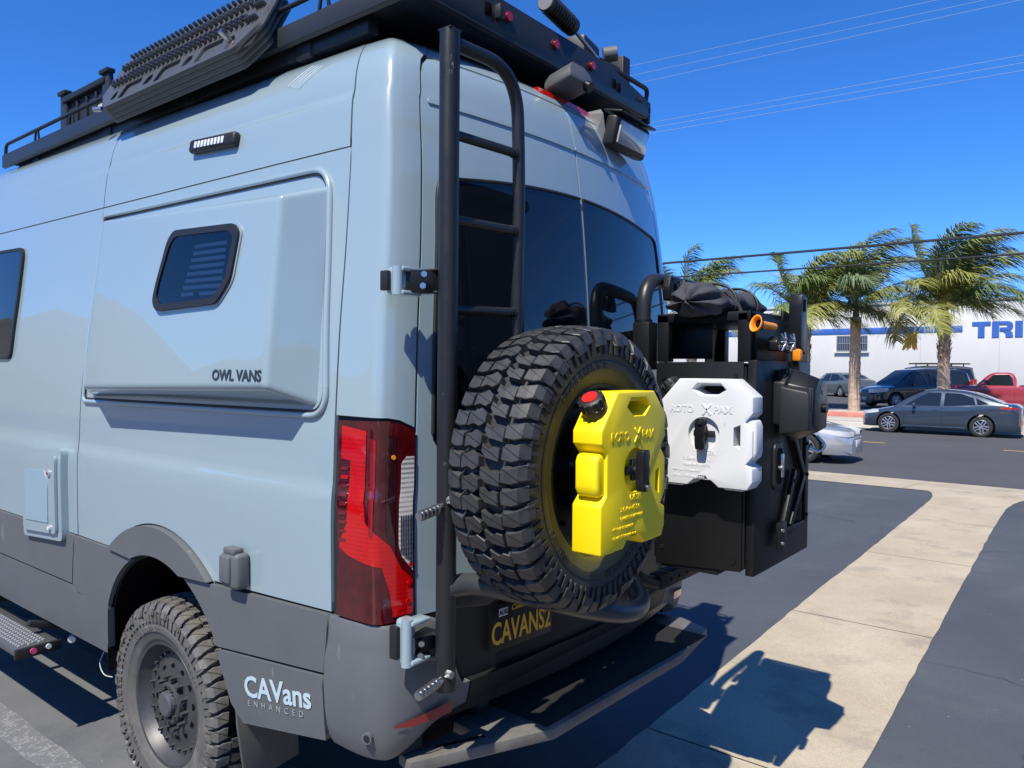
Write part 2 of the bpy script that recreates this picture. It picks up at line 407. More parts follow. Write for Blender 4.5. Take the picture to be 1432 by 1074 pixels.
for i in range(len(JX)-1):
    x0, x1 = JX[i]+.005, JX[i+1]-.005
    lo = [(x0, ycut(ER, x0))]+[p for p in ER if x0 < p[0] < x1]+[(x1, ycut(ER, x1))]
    hi = [(x0, ycut(EL, x0))]+[p for p in EL if x0 < p[0] < x1]+[(x1, ycut(EL, x1))]
    s_ = sheet('slab', lo+hi[::-1], .003, concrete, strip, edge=.25, step=.4, zf=lambda x, y: .003+.012*max(0, x-10.2))
# apron and gutter at the street
ap = bpy.data.objects.new('driveway_apron', None); link(ap); struct(ap)
YS = [-60, -30, -20, -14, -9, -5, -1.9, .95, 4.2, 7.6, 11, 15, 20, 30, 60, 110]
for i in range(len(YS)-1):
    y0, y1 = YS[i]+.006, YS[i+1]-.006
    mk('slab', [(10.58, y0, .006), (12.1, y0, zg(12.1)+.006), (12.95, y0, LOT+.012), (12.95, y1, LOT+.012), (12.1, y1, zg(12.1)+.006), (10.58, y1, .006)], [(0, 1, 4, 5), (1, 2, 3, 4)], concrete, ap)
# far side: gutter, kerb, sidewalk, painted kerb, planter, lot
sw = bpy.data.objects.new('sidewalk', None); link(sw); struct(sw)
for i in range(40):
    y0 = -40+i*3.; box('slab', (28.75, y0+1.5, LOT+.03), (3.5, 2.985, .24), sidewalk_m, sw, .012)
gt = box('gutter', (26.85, 20, LOT+.005), (.55, 120, .03), sidewalk_m, None, .005); struct(gt)
kb = bpy.data.objects.new('kerb', None); link(kb); struct(kb)
for i in range(26):
    y0 = -36+i*4.; box('red_block', (30.65, y0+2, LOT+.17), (.26, 3.98, .34), red_kerb_m, kb, .02)
pl_ = box('planter', (32.3, 16, .06), (3.0, 104, .24), gravel_m, None, .02); struct(pl_)
def farlot(x, y): return .19+.008*(x-34.0)
fl = mk('warehouse_lot', [(33.8, -60, .185), (75, -60, farlot(75, 0)), (75, 110, farlot(75, 0)), (33.8, 110, .185)], [(0, 1, 2, 3)], street_m); struct(fl)
# centre line of the street
cl = bpy.data.objects.new('lane_marking', None); link(cl); struct(cl)
yl = mat('worn_yellow_line', (.52, .36, .10), .8, var=.25, vscale=9)
for k in range(-6, 14):
    mk('dash', [(20.6, 3.4+k*4., LOT+.004), (20.72, 3.4+k*4., LOT+.004), (20.72, 4.6+k*4., LOT+.004), (20.6, 4.6+k*4., LOT+.004)], [(0, 1, 2, 3)], yl, cl)
# worn white painted stall line beside the van
chalk = bpy.data.materials.new('worn_stall_line'); chalk.use_nodes = True
t = chalk.node_tree; tc = t.nodes.new('ShaderNodeTexCoord'); n1 = t.nodes.new('ShaderNodeTexNoise'); n1.inputs['Scale'].default_value = 11; n1.inputs['Detail'].default_value = 5; n1.inputs['Roughness'].default_value = .7
t.links.new(tc.outputs['Object'], n1.inputs['Vector'])
ab = t.nodes.new('ShaderNodeMath'); ab.operation = 'SUBTRACT'; ab.inputs[1].default_value = .5; t.links.new(n1.outputs[0], ab.inputs[0])
ab2 = t.nodes.new('ShaderNodeMath'); ab2.operation = 'ABSOLUTE'; t.links.new(ab.outputs[0], ab2.inputs[0])
rp = t.nodes.new('ShaderNodeValToRGB'); rp.color_ramp.elements[0].position = .004; rp.color_ramp.elements[1].position = .02
rp.color_ramp.elements[0].color = (.27, .27, .265, 1); rp.color_ramp.elements[1].color = (.13, .133, .14, 1)
t.links.new(ab2.outputs[0], rp.inputs[0]); t.links.new(rp.outputs[0], t.nodes['Principled BSDF'].inputs['Base Color']); t.nodes['Principled BSDF'].inputs['Roughness'].default_value = .9
mk_ = sheet('stall_line', wob([(-1.16, -.6), (-1.16, 5.5)], 8, .006)+wob([(-1.03, 5.5), (-1.03, -.6)], 8, .006), .005, chalk, edge=.3, step=.3); struct(mk_)
# ---------------------------------------------------------------- van body surface
def smooth_tab(tab):
    xs = [p[0] for p in tab]; ys = [p[1] for p in tab]; n = len(xs)
    h = [xs[i+1]-xs[i] for i in range(n-1)]; d = [(ys[i+1]-ys[i])/h[i] for i in range(n-1)]
    m = [d[0]]+[0 if d[i-1]*d[i] <= 0 else 2*d[i-1]*d[i]/(d[i-1]+d[i]) for i in range(1, n-1)]+[d[-1]]
    def f(x):
        if x <= xs[0]: return ys[0]
        if x >= xs[-1]: return ys[-1]
        i = bisect_right(xs, x)-1; t = (x-xs[i])/h[i]
        return ys[i]*(1+2*t)*(1-t)**2+m[i]*h[i]*t*(1-t)**2+ys[i+1]*t*t*(3-2*t)+m[i+1]*h[i]*t*t*(t-1)
    return f
HW = smooth_tab([(.45, .955), (.6, .975), (.8, .992), (1.0, 1.0), (1.3, 1.003), (1.40, 1.000), (1.44, .994), (1.6, .987), (1.9, .965), (2.2, .930), (2.45, .902), (2.672, .876), (2.69, .867), (2.73, .860), (2.78, .846), (2.84, .815), (2.90, .755), (2.93, .70)])
RAKE = smooth_tab([(.45, 0), (1.0, 0), (1.6, .012), (2.0, .03), (2.4, .062), (2.66, .098), (2.78, .125), (2.86, .17), (2.93, .28)])
def _tmpl():
    P = []
    for i in range(41):
        x = -.86*i/40; P.append((x, -.085*(1-(x/.86)**2)))
    def bez(a, b, c, n):
        for i in range(1, n+1):
            t = i/n; P.append(tuple((1-t)**2*a[k]+2*t*(1-t)*b[k]+t*t*c[k] for k in (0, 1)))
    bez((-.86, 0), (-.90, .008), (-.935, .020), 8)
    bez((-.935, .020), (-.952, .0265), (-.966, .034), 4)
    bez((-.966, .034), (-.984, .042), (-.988, .078), 14)
    bez((-.988, .078), (-.993, .13), (-.996, .25), 6)
    bez((-.996, .25), (-1.0, .6), (-1.0, 1.2), 8)
    P.append((-1.0, 7.0)); return P
TP = _tmpl(); TU = [0]
for i in range(1, len(TP)): TU.append(TU[-1]+math.hypot(TP[i][0]-TP[i-1][0], TP[i][1]-TP[i-1][1]))
U_DOOR = TU[40]
def T_(u):
    u = abs(u); i = min(max(bisect_right(TU, u)-1, 0), len(TU)-2); t = (u-TU[i])/(TU[i+1]-TU[i])
    return TP[i][0]+(TP[i+1][0]-TP[i][0])*t, TP[i][1]+(TP[i+1][1]-TP[i][1])*t
def u_of_y(y):
    for i in range(40, len(TP)-1):
        if TP[i+1][1] >= y:
            t = (y-TP[i][1])/(TP[i+1][1]-TP[i][1]); return TU[i]+t*(TU[i+1]-TU[i])
    return TU[-1]
def shear(z):
    s = min(max((z-2.1)/.8, 0), 1); return .024*s*s*(3-2*s)
def body(u, z):
    tx, ty = T_(u); x = tx*HW(z); y = ty+RAKE(z)*max(0, 1-max(ty, 0))**2
    return (x if u >= 0 else -x, y, z+shear(z)*max(y, 0))
def side(y, z): return body(u_of_y(y), z)
def side_r(y, z): p = side(y, z); return (-p[0], p[1], p[2])
def rear(x, z):
    """rear face by x (template units), left negative"""
    return body((-1 if x > 0 else 1)*U_of_x(abs(x)), z)
def U_of_x(x):
    for i in range(40):
        if -TP[i+1][0] >= x: t = (x+TP[i][0])/(TP[i][0]-TP[i+1][0]); return TU[i]+t*(TU[i+1]-TU[i])
    return TU[40]

van = thing('camper_van', 'lifted pale blue camper van with grey lower cladding, seen from its rear corner', 'van')
ARC = (1.31, .56)
def arc(r, a0, a1, n=24, c=ARC): return [(c[0]+r*math.cos(R(a0+(a1-a0)*k/n)), c[1]+r*math.sin(R(a0+(a1-a0)*k/n))) for k in range(n+1)]
ST = (.10, .045)
# inner liner behind the shut lines
patch('seam_liner', [(.05, .62), (.8, .62)]+arc(.475, 172, 8)+[(1.80, .56), (4.3, .56), (4.3, 2.9), (.05, 2.9)], side, liner, van, step=.15, edge=.12, thick=0, off=-.013, flip=True)
patch('seam_liner', [(-.86, .7), (.86, .7), (.86, 2.9), (-.86, 2.9)], rear, liner, van, step=.15, edge=.12, thick=0, off=-.014)
patch('seam_liner', [(U_DOOR-.02, .62), (u_of_y(.3), .62), (u_of_y(.3), 2.9), (U_DOOR-.02, 2.9)], body, liner, van, step=(.02, .15), edge=.06, thick=0, off=-.012, flip=True)
# body side, left
Z_CL, Z_U = 1.022, 2.507
A_TOP = arc(.612, 133, 43)      # outer edge of the wheel arch flare, front to back
patch('side_panel', [(.232, 1.045), (.90, Z_CL)]+A_TOP+[(1.74, Z_CL), (2.052, Z_CL+.004), (2.062, 1.65), (2.03, 2.1), (2.03, Z_U), (.232, Z_U)], side, paint, van, step=ST, edge=.03, thick=.014, flip=True)
patch('side_panel', [(2.062, Z_CL+.004), (4.28, Z_CL), (4.28, Z_U), (2.038, Z_U), (2.038, 2.1), (2.070, 1.65)], side, paint, van, step=(.2, .06), edge=.05, thick=.014, flip=True)
patch('roof_side', [(.236, Z_U+.005), (2.03, Z_U+.005), (2.03, 2.93), (.236, 2.93)], side, paint, van, step=(.035, .018), edge=.03, thick=.014, flip=True)
patch('roof_side', [(2.036, Z_U+.005), (4.28, Z_U+.005), (4.28, 2.93), (2.036, 2.93)], side, paint, van, step=(.04, .018), edge=.04, thick=.014, flip=True)
uP = lambda y: u_of_y(y)
# corner pillar
patch('corner_pillar', [(U_DOOR+.009, 1.622), (U_DOOR+.06, 1.645), (U_DOOR+.10, 1.652), (uP(.224), 1.655), (uP(.226), 2.5), (uP(.228), 2.93), (U_DOOR-.03, 2.93), (U_DOOR-.03, 2.845), (U_DOOR-.012, 2.835), (U_DOOR+.003, 2.81), (U_DOOR+.007, 2.77)], body, paint, van, step=(.012, .03), edge=.02, thick=.014, flip=True)
patch('door_jamb', [(U_DOOR-.031, 2.835), (U_DOOR-.031, 2.93), (-U_DOOR+.031, 2.93), (-U_DOOR+.031, 2.835)], body, paint, van, step=(.05, .015), edge=.04, thick=.014, flip=True)
# right side, pillar and roof
patch('side_panel', [(.05, .62), (4.28, .62), (4.28, 2.93), (.05, 2.93)], side_r, paint, van, step=(.2, .05), edge=.05, thick=.014)
patch('corner_pillar', [(-U_DOOR-.009, 1.0), (-uP(.055), 1.0), (-uP(.055), 2.93), (-U_DOOR+.02, 2.93), (-U_DOOR-.007, 2.8)], body, paint, van, step=(.012, .05), edge=.02, thick=.014, flip=True)
rl = [body(U_DOOR*k/20, 2.93)[:2] for k in range(-20, 21)]
rl = [body(-uP(y), 2.93)[:2] for y in (4.2, 3, 2, 1.4, 1.0, .6, .3, .15, .08)]+rl+[body(uP(y), 2.93)[:2] for y in (.08, .15, .3, .6, 1.0, 1.4, 2, 3, 4.2)]
patch('roof', rl, lambda x, y: (x, y, 2.93+.024*max(y, 0)+.035*(1-(min(abs(x), .7)/.7)**2)*min(1, max(0, (y-.2))/.3)), paint, van, step=(.035, .12), edge=.05, thick=0)
# cab, windscreen and nose (ahead of the picture)
prof = [(4.28, 3.035), (4.6, 2.95), (4.9, 2.66), (5.35, 1.86), (5.7, 1.55), (5.86, 1.30), (5.92, .95), (5.9, .55)]
def cabx(y, z): return HW(min(max(z, .5), 2.88))*(1-.10*max(0, (y-4.9))**1.5)
V = []; F = []
for i, (y, z) in enumerate(prof):
    w = cabx(y, z)*(.80 if z > 2.8 else .93)
    for k in range(9): q = -1+k/4; V.append((w*q, y+.06*(1-q*q), z+.02*(1-q*q)))
for i in range(len(prof)-1):
    for k in range(8): F.append((i*9+k, i*9+k+1, i*9+10+k, i*9+9+k))
cab = mk('cab', V, F, paint, van, 40)
mk('windscreen', [tuple(Vector(V[k])+Vector((0, .012, .006))) for k in range(1*9+1, 1*9+8)]+[tuple(Vector(V[k])+Vector((0, .012, .006))) for k in range(3*9+1, 3*9+8)], [(k, k+1, k+8, k+7) for k in range(6)], glass_dark, van)
for s in (-1, 1):
    V = [(s*cabx(4.28, .55), 4.28, .55)]+[(s*cabx(y, z)*(.80 if z > 2.8 else .93 if z > 2.7 else .985), y, z) for (y, z) in prof]
    V2 = [(s*cabx(4.28, z), 4.28, z) for z in (.55, 1.0, 1.5, 2.0, 2.5, 2.9)]
    P = V2+[v for v in V[1:]]
    mk('cab_side', P, [tuple(range(len(P))) if s < 0 else tuple(range(len(P)-1, -1, -1))], paint, van)
    mk('cab_window', [(s*(cabx(y, z)*.985+.012), y, z) for (y, z) in ((4.34, 1.75), (5.1, 1.78), (4.84, 2.5), (4.36, 2.6))], [(0, 1, 2, 3)], glass_dark, van)
# ---- lower cladding
cl_o = .012
patch('cladding_panel', [(2.118, .792), (4.28, .792), (4.28, Z_CL-.004), (2.075, Z_CL-.001)], side, clad, van, step=(.2, .06), edge=.05, thick=.03, off=cl_o, flip=True)
patch('cladding_panel', [(1.80, .535), (4.28, .545), (4.28, .782), (2.115, .782), (2.09, .755), (1.752, .772)]+arc(.487, 26, 2, 6)[0:0], side, clad, van, step=(.15, .05), edge=.04, thick=.03, off=cl_o, flip=True)
patch('cladding_panel', arc(.487, 24, 65, 10)+[(1.68, Z_CL-.008), (1.70, Z_CL-.004), (2.068, Z_CL-.001), (2.11, .79), (2.085, .762)], side, clad, van, step=(.1, .05), edge=.03, thick=.03, off=cl_o, flip=True)
patch('wheel_arch_flare', arc(.489, 67, 114, 20)+[(.905, Z_CL-.004)]+arc(.606, 130.5, 49.5, 28)+[(1.69, Z_CL-.001)], side, clad, van, step=.06, edge=.03, thick=.05, off=.026, flip=True)
patch('cladding_panel', [(.262, .848), (.86, .79)]+arc(.487, 152, 116, 10)+[(.92, Z_CL-.012), (.236, 1.037), (.245, .95)], side, clad, van, step=.06, edge=.03, thick=.03, off=cl_o, flip=True)
patch('cladding_panel', [(.262, .632), (.735, .545), (.80, .60), (.868, .772), (.845, .782), (.262, .838)], side, clad, van, step=.06, edge=.03, thick=.03, off=cl_o+.006, flip=True)
patch('lower_side', [(.3, .50), (4.28, .50), (4.28, .80), (.3, .80)], side_r, clad, van, step=(.3, .06), edge=.1, thick=.02, off=.01)
# wheel well and underbody
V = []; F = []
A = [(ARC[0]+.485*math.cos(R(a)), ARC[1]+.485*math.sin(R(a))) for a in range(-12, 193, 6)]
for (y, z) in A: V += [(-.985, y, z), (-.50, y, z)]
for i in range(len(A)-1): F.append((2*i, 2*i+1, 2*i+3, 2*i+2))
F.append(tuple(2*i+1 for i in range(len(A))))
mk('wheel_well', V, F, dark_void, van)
box('underbody', (0, 3.2, .66), (1.5, 5.2, .2), dark_void, van, .02)
box('underbody', (0, .42, .72), (1.7, .7, .3), dark_void, van, .02)
cyl('axle', (-.8, 1.345, .43), (.8, 1.345, .43), .06, black_plastic, van)
box('chassis_rail', (-.45, 2.6, .50), (.1, 4.6, .12), black_plastic, van, .01)
box('chassis_rail', (.45, 2.6, .50), (.1, 4.6, .12), black_plastic, van, .01)
# ---- rear doors
def dtop(x): return 2.822-.0*abs(x)
xg = .80
def wtop(x): return 2.405+.055*(1-(x/xg)**2)
for s in (1, -1):
    o_ = [(s*.004, 1.045), (s*.859, 1.045), (s*.859, 2.76), (s*.853, 2.795), (s*.835, 2.818), (s*.80, 2.826), (s*.004, 2.826)]
    patch('rear_door', o_, rear, paint, van, step=(.04, .025), edge=.03, thick=.014, flip=False)
    w_ = [(s*.012, 1.50), (s*.74, 1.50), (s*xg, 1.58)]+[(s*x, wtop(x)-(.03 if x > .78 else 0)) for x in (xg, .77, .7, .55, .4, .25, .1, .012)]
    gl = patch('rear_window', w_, rear, glass_dark, van, step=(.08, .08), edge=.04, thick=.003, off=.0035, flip=False)
    sl_ = []
    P = [Vector(rear(s*x, wtop(x)+.004)) for x in (.012, .1, .25, .4, .55, .7, .77)]+[Vector(rear(s*xg*1.003, wtop(xg)-.03)), Vector(rear(s*xg*1.005, 2.2)), Vector(rear(s*xg*1.005, 1.9)), Vector(rear(s*xg*1.005, 1.6))]
    V, F = tube_geo([p+Vector((0, -.004, 0)) for p in smooth_path(P, 4)], .0065, 6); mk('window_seal', V, F, black_plastic, gl, 60)
# rear doors below the lamps: dark panel, moulded bumper
patch('tailgate_panel', [(-.845, .70), (.845, .70), (.845, 1.038), (-.845, 1.038)], rear, black_satin, van, step=.08, edge=.05, thick=.014, off=.002)
# horizontal pressing that runs across both doors above the glass
for s in (1, -1):
    patch('door_pressing', [(s*.004, 2.655), (s*.83, 2.655), (s*.83, 2.672), (s*.004, 2.672)], rear, paint, van, step=(.05, .01), edge=.03, thick=.006, off=.005)
# bumper: rear face profile swept along the plan outline
BP = [(1.036, -.05), (1.035, -.010), (1.025, -.005), (.96, -.005), (.935, -.002), (.915, .0), (.86, .004), (.80, .004), (.74, .0), (.69, -.008), (.65, -.018), (.62, -.035), (.608, -.09)]
def smst(a, b, x): t = min(1, max(0, (x-a)/(b-a))); return t*t*(3-2*t)
BC = []
for k in range(31):
    t = k/30; w = ((1-t)**3, 3*t*(1-t)**2, 3*t*t*(1-t), t**3); c = ((-1.004, .252), (-1.014, .03), (-1.002, -.05), (-.70, -.055)); BC.append(tuple(sum(w[i]*c[i][j] for i in range(4)) for j in (0, 1)))
for k in range(1, 20): x = -.70*(1-k/19); BC.append((x, -.098+.043*(x/.70)**2))
BC = BC+[(-x, y) for x, y in BC[-2::-1]]
BS = [0.]
for i in range(1, len(BC)): BS.append(BS[-1]+math.hypot(BC[i][0]-BC[i-1][0], BC[i][1]-BC[i-1][1]))
SMID = BS[-1]/2
def bumper_pt(q, z, off):
    """q: signed arc length from the middle of the bumper, left positive"""
    s_ = min(max(SMID-q, 0), BS[-1]); i = min(bisect_right(BS, s_)-1, len(BS)-2); t = (s_-BS[i])/(BS[i+1]-BS[i]); a = Vector(BC[i]); b = Vector(BC[i+1]); p = a+(b-a)*t; d = (b-a).normalized(); n = Vector((d.y, -d.x))
    return (p.x+n.x*off, p.y+n.y*off, z)
def btop(q): return .805+.231*smst(.70, .82, abs(q))
def bbot(q): return .700-.092*smst(.74, 1.0, abs(q))
def bumper_piece(name, qs, m):
    V = []; F = []; nb = len(BP)
    for q in qs:
        tz = btop(q); bz = bbot(q)
        for k, (z, o_) in enumerate(BP): zz = min(tz, bz+(z-.608)*(1.036-bz)/.428); V.append(bumper_pt(q, zz-(0 if k else .002), o_))
    for i in range(len(qs)-1):
        for k in range(nb-1): F.append((i*nb+k, (i+1)*nb+k, (i+1)*nb+k+1, i*nb+k+1))
    return mk(name, V, F, m, van, 32)
QL = [SMID-(SMID-.675)*k/44 for k in range(45)]
bumper_piece('bumper_corner', QL, clad); bumper_piece('bumper_corner', [-q for q in QL], clad)
bumper_piece('bumper_middle', [.670-1.340*k/24 for k in range(25)], mat('bumper_black_shaded', (.013, .0135, .015), .5, bump=.12, bscale=900, spec=.35))  # dark plastic blackened further: shade under spare and ladder put in its colour
# bumper top shelf below the doors
V = []; F = []; us = [.70-1.4*k/20 for k in range(21)]
for q in us: V += [bumper_pt(q, .803, -.02), bumper_pt(q, .798, -.12)]
for i in range(len(us)-1): F.append((2*i, 2*i+1, 2*i+3, 2*i+2))
mk('bumper_shelf', V, F, black_plastic, van)
# red reflectors, parking sensors in the bumper
for s in (1, -1):
    P1 = [bumper_pt(s*q, z, .006) for q, z in ((.76, .733), (.83, .731), (.90, .730), (.96, .734))]
    P2 = [bumper_pt(s*q, z, .008) for q, z in ((.76, .768), (.83, .763), (.90, .755), (.96, .742))]
    mk('bumper_reflector', P1+P2, [(i, i+1, i+5, i+4) for i in range(3)], red_lens if s < 0 else mat('reflector_red', (.22, .012, .012), .2, coat=1.), van, 60)
sp = Vector(bumper_pt(SMID-.19, .70, -.004)); cyl('parking_sensor', sp, sp+Vector((-.010, -.003, 0)), .017, clad, van, 20)
cyl('parking_sensor', sp+Vector((-.008, -.003, 0)), sp+Vector((-.0115, -.0035, 0)), .011, black_plastic, van, 20)
box('bumper_sticker', bumper_pt(-.86, .83, .006), (.09, .006, .05), mat('sticker_red_white', (.55, .25, .22), .5), van, .001, euler(z=-6))
# ---------------------------------------------------------------- van details
# tail lamps
def lamp(s):
    fn = (lambda u, z: body(u, z)) if s > 0 else (lambda u, z: (-body(u, z)[0], body(u, z)[1], body(u, z)[2]))
    fl = s > 0
    ua, ub, uc = U_DOOR+.008, u_of_y(.088), u_of_y(.205)
    tl = patch('tail_lamp', [(ua, 1.046), (ua+.04, 1.044), (U_DOOR+.105, 1.040), (uc-.004, 1.043), (uc-.012, 1.25), (uc, 1.64), (U_DOOR+.10, 1.643), (ua+.05, 1.634), (ua, 1.612)], fn, dark_red, van, step=(.012, .04), edge=.02, thick=.02, off=.006, flip=fl)
    def sub(n, poly, m, off=.0085, th=.0015): return patch(n, poly, fn, m, tl, step=(.012, .04), edge=.02, thick=th, off=off, flip=fl)
    # bright reflector: tall bar on the flank which widens to a foot and runs to the rear edge
    b0, b1 = ub-.012, uc-.020
    sub('red_reflector', [(b1, 1.625), (b0+.002, 1.612), (b0+.004, 1.40), (b0-.004, 1.34), (U_DOOR+.085, 1.27), (U_DOOR+.050, 1.20), (ua+.006, 1.165), (ua+.006, 1.062), (U_DOOR+.080, 1.058), (U_DOOR+.088, 1.13), (U_DOOR+.112, 1.21), (b1-.040, 1.235), (b1-.004, 1.255), (b1-.005, 1.275), (b1-.035, 1.33), (b1-.042, 1.52), (b1, 1.525)], red_lens)
    sub('red_reflector', [(b0-.012, 1.59), (b0-.030, 1.585), (b0-.028, 1.30), (b0-.016, 1.30)], mat('deep_red_lens', (.20, .003, .006), .12, coat=1.))
    for k in range(9):
        z = 1.50-k*.027; sub('led_rib', [(b1-.001, z), (b1-.032, z+.001), (b1-.032, z-.009), (b1-.001, z-.010)], mat('maroon_rib', (.12, .006, .012), .25, coat=1.) if k != 1 else red_lens, .0095, .004)
    sub('clear_lamp', [(ua+.005, 1.535), (ua+.030, 1.535), (ua+.047, 1.515), (ua+.050, 1.27), (ua+.040, 1.235), (ua+.005, 1.19)], clear_lens, .0095, .003)
    for k in range(5):
        u_ = ua+.010+k*.008; sub('lens_flute', [(u_, 1.36-.0*k), (u_+.004, 1.36), (u_+.004, 1.25-.008*(4-k)), (u_, 1.246-.008*(4-k))], steel, .0125, .002)
    sub('lamp_shade', [(U_DOOR+.108, 1.60), (U_DOOR+.075, 1.60), (U_DOOR+.070, 1.25), (U_DOOR+.098, 1.31)], mat('lamp_black', (.025, .004, .006), .1, coat=1.), .0088)
    for (u_, z) in ((U_DOOR+.083, 1.535), (ua+.022, 1.10), (ua+.018, 1.155), (ua+.012, 1.21)):
        p = Vector(fn(u_, z)); d = Vector((-.3*s, -1, 0)).normalized(); V, F = tube_geo([p+d*.008, p+d*.0115], .007, 10); mk('bulb_socket', V, F, orange_pl if z > 1.5 else red_lens, tl)
    return tl
lamp(1); lamp(-1)
# ---- side pod (widened bed end) over the rear window pressing
def podx(z): return -1.06-.05*(2.37-z)/.63
fc = [(podx(1.735), .425, 1.735), (podx(1.705), 1.73, 1.705), (podx(2.41), 1.67, 2.41), (podx(2.345), .41, 2.345)]
bs = [(-.955, .312, 1.668), (-.955, 2.005, 1.655), (-.88, 1.995, 2.445), (-.88, .345, 2.405)]
bm = bmesh.new(); vv = [bm.verts.new(p) for p in fc+bs]
fF = bm.faces.new(vv[0:4])
for i in range(4): bm.faces.new((vv[i], vv[4+i], vv[4+(i+1) % 4], vv[(i+1) % 4]))
bm.edges.ensure_lookup_table()
es = [e for e in bm.edges if not e.is_boundary]
bmesh.ops.bevel(bm, geom=es, offset=.022, segments=4, affect='EDGES', profile=.6)
pod = from_bm('side_pod', bm, paint, van, 60)
pod.data.set_sharp_from_angle(angle=R(35))
fr = rounded([(.268, 1.648), (2.025, 1.640), (2.01, 2.468), (.335, 2.455)], [.09, .03, .03, .10], 8)
P = [Vector(side(y, z))+Vector((-.004, 0, 0)) for (y, z) in resample(fr, .05)]; V, F = tube_geo(P+[P[0]], .011, 8, False); mk('pressing_bead', V, F, paint, van, 60)
fr2 = rounded([(.280, 1.660), (2.015, 1.652), (2.0, 2.458), (.347, 2.445)], [.085, .03, .03, .095], 8)
P = [Vector(side(y, z))+Vector((-.002, 0, 0)) for (y, z) in resample(fr2, .05)]; V, F = tube_geo(P+[P[0]], .006, 6, False); mk('pod_shadow_line', V, F, black_plastic, van, 60)  # black tube standing in for the thin shadow line inside the bead
def podf(y, z): return (podx(z), y, z)
win = [(1.165, 2.045), (1.095, 2.285), (.612, 2.272), (.70, 2.01), (1.12, 2.005)]
win = [(1.165, 2.04), (1.15, 2.10), (1.085, 2.262), (1.045, 2.297), (.645, 2.279), (.612, 2.25), (.645, 2.09), (.725, 2.013), (1.13, 2.004)]
wo = rounded(win, .03, 4); cy = sum(p[0] for p in wo)/len(wo); cz = sum(p[1] for p in wo)/len(wo)
def scl(poly, k, c): return [(c[0]+(p[0]-c[0])*k, c[1]+(p[1]-c[1])*k) for p in poly]
wi = [(cy+(p[0]-cy)*.90, cz+(p[1]-cz)*.84) for p in wo]
pw = patch('pod_window', wo, podf, black_plastic, pod, holes=[wi], step=.05, edge=.02, thick=.014, off=.014, flip=True)
patch('window_trim', [(cy+(p[0]-cy)*1.03, cz+(p[1]-cz)*1.05) for p in wo], podf, paint, pod, holes=[[(cy+(p[0]-cy)*.99, cz+(p[1]-cz)*.99) for p in wo]], step=.05, edge=.02, thick=.006, off=.005, flip=True)
mg = bpy.data.materials.new('window_pane'); mg.use_nodes = True; t = mg.node_tree; t.nodes.remove(t.nodes['Principled BSDF'])
tr = t.nodes.new('ShaderNodeBsdfTransparent'); tr.inputs[0].default_value = (.62, .67, .74, 1); gl_ = t.nodes.new('ShaderNodeBsdfGlossy'); gl_.inputs['Roughness'].default_value = .02
fz = t.nodes.new('ShaderNodeFresnel'); fz.inputs[0].default_value = 1.55; mx = t.nodes.new('ShaderNodeMixShader')
t.links.new(fz.outputs[0], mx.inputs[0]); t.links.new(tr.outputs[0], mx.inputs[1]); t.links.new(gl_.outputs[0], mx.inputs[2]); t.links.new(mx.outputs[0], t.nodes['Material Output'].inputs[0])
patch('pane', scl(wi, 1.01, (cy, cz)), podf, mg, pod, step=.06, edge=.03, thick=0, off=.010, flip=True)
patch('blind_backing', scl(wi, 1.01, (cy, cz)), podf, mat('blind_shade', (.045, .055, .075), .7), pod, step=.06, edge=.03, thick=0, off=.0025, flip=True)
slat_m = mat('blind_slat', (.62, .64, .67), .5)
for k in range(8):
    z = 2.055+k*.024; w0 = .70+.012*k*.0; box('blind_slat', (podx(z)-.0045, (.70+.97)/2-.012*k*.5, z), (.004, .26-.008*k, .013), slat_m, pod, .001, euler(x=1.2))
cyl('window_latch', (podx(2.05)-.004, .86, 2.052), (podx(2.05)-.009, .86, 2.052), .017, black_plastic, pod, 14)
# side window further forward
fwn = rounded([(2.945, 1.835), (4.0, 1.83), (4.0, 2.43), (2.935, 2.41)], .06, 6); c0 = (3.47, 2.12)
sw_ = patch('side_window', fwn, side, black_plastic, van, holes=[scl(fwn, .955, c0)], step=.12, edge=.04, thick=.012, off=.014, flip=True)
patch('pane', scl(fwn, .96, c0), side, glass_dark, sw_, step=.15, edge=.05, thick=0, off=.010, flip=True)
# lettering on the pod and the lower panel
text('lettering', 'OWL VANS', .050, dark_decal, pod, frame_m((podx(1.757)-.0015, .728, 1.757), (0, -1, 0), (.06, 0, 1)), .0004, .0016, 1.0, sx=1.12)
cang = R(9.3)
def cfn(dx): return lambda x, y, z: tuple(Vector(side(.70-(x+dx[0])*math.cos(cang), .655+dx[1]+(x+dx[0])*math.sin(cang)+y))+Vector((-.0205-z, 0, 0)))
text('lettering', 'CAVans', .105, white_decal, van, None, .0005, .0022, 1.0, fn=cfn((0, 0)), sx=1.12)
text('lettering', 'ENHANCED', .030, mat('grey_decal', (.30, .33, .36), .5), van, None, .0005, -.0002, 2.15, fn=cfn((.015, -.035)), sx=1.15)['kind'] = 'stuff'
# three pale slash marks on the roof side
for k in range(4):
    P = [Vector(side(y, z))+Vector((-.006, 0, .003)) for y, z in ((.66-.022*k, 2.79-.008*k), (.60-.022*k, 2.825-.008*k), (.545-.024*k, 2.85-.006*k))]
    V, F = tube_geo(smooth_path(P, 4), .0012, 6); mk('decal_stripe', V, F, mat('decal_white', (.75, .82, .86), .4), van)
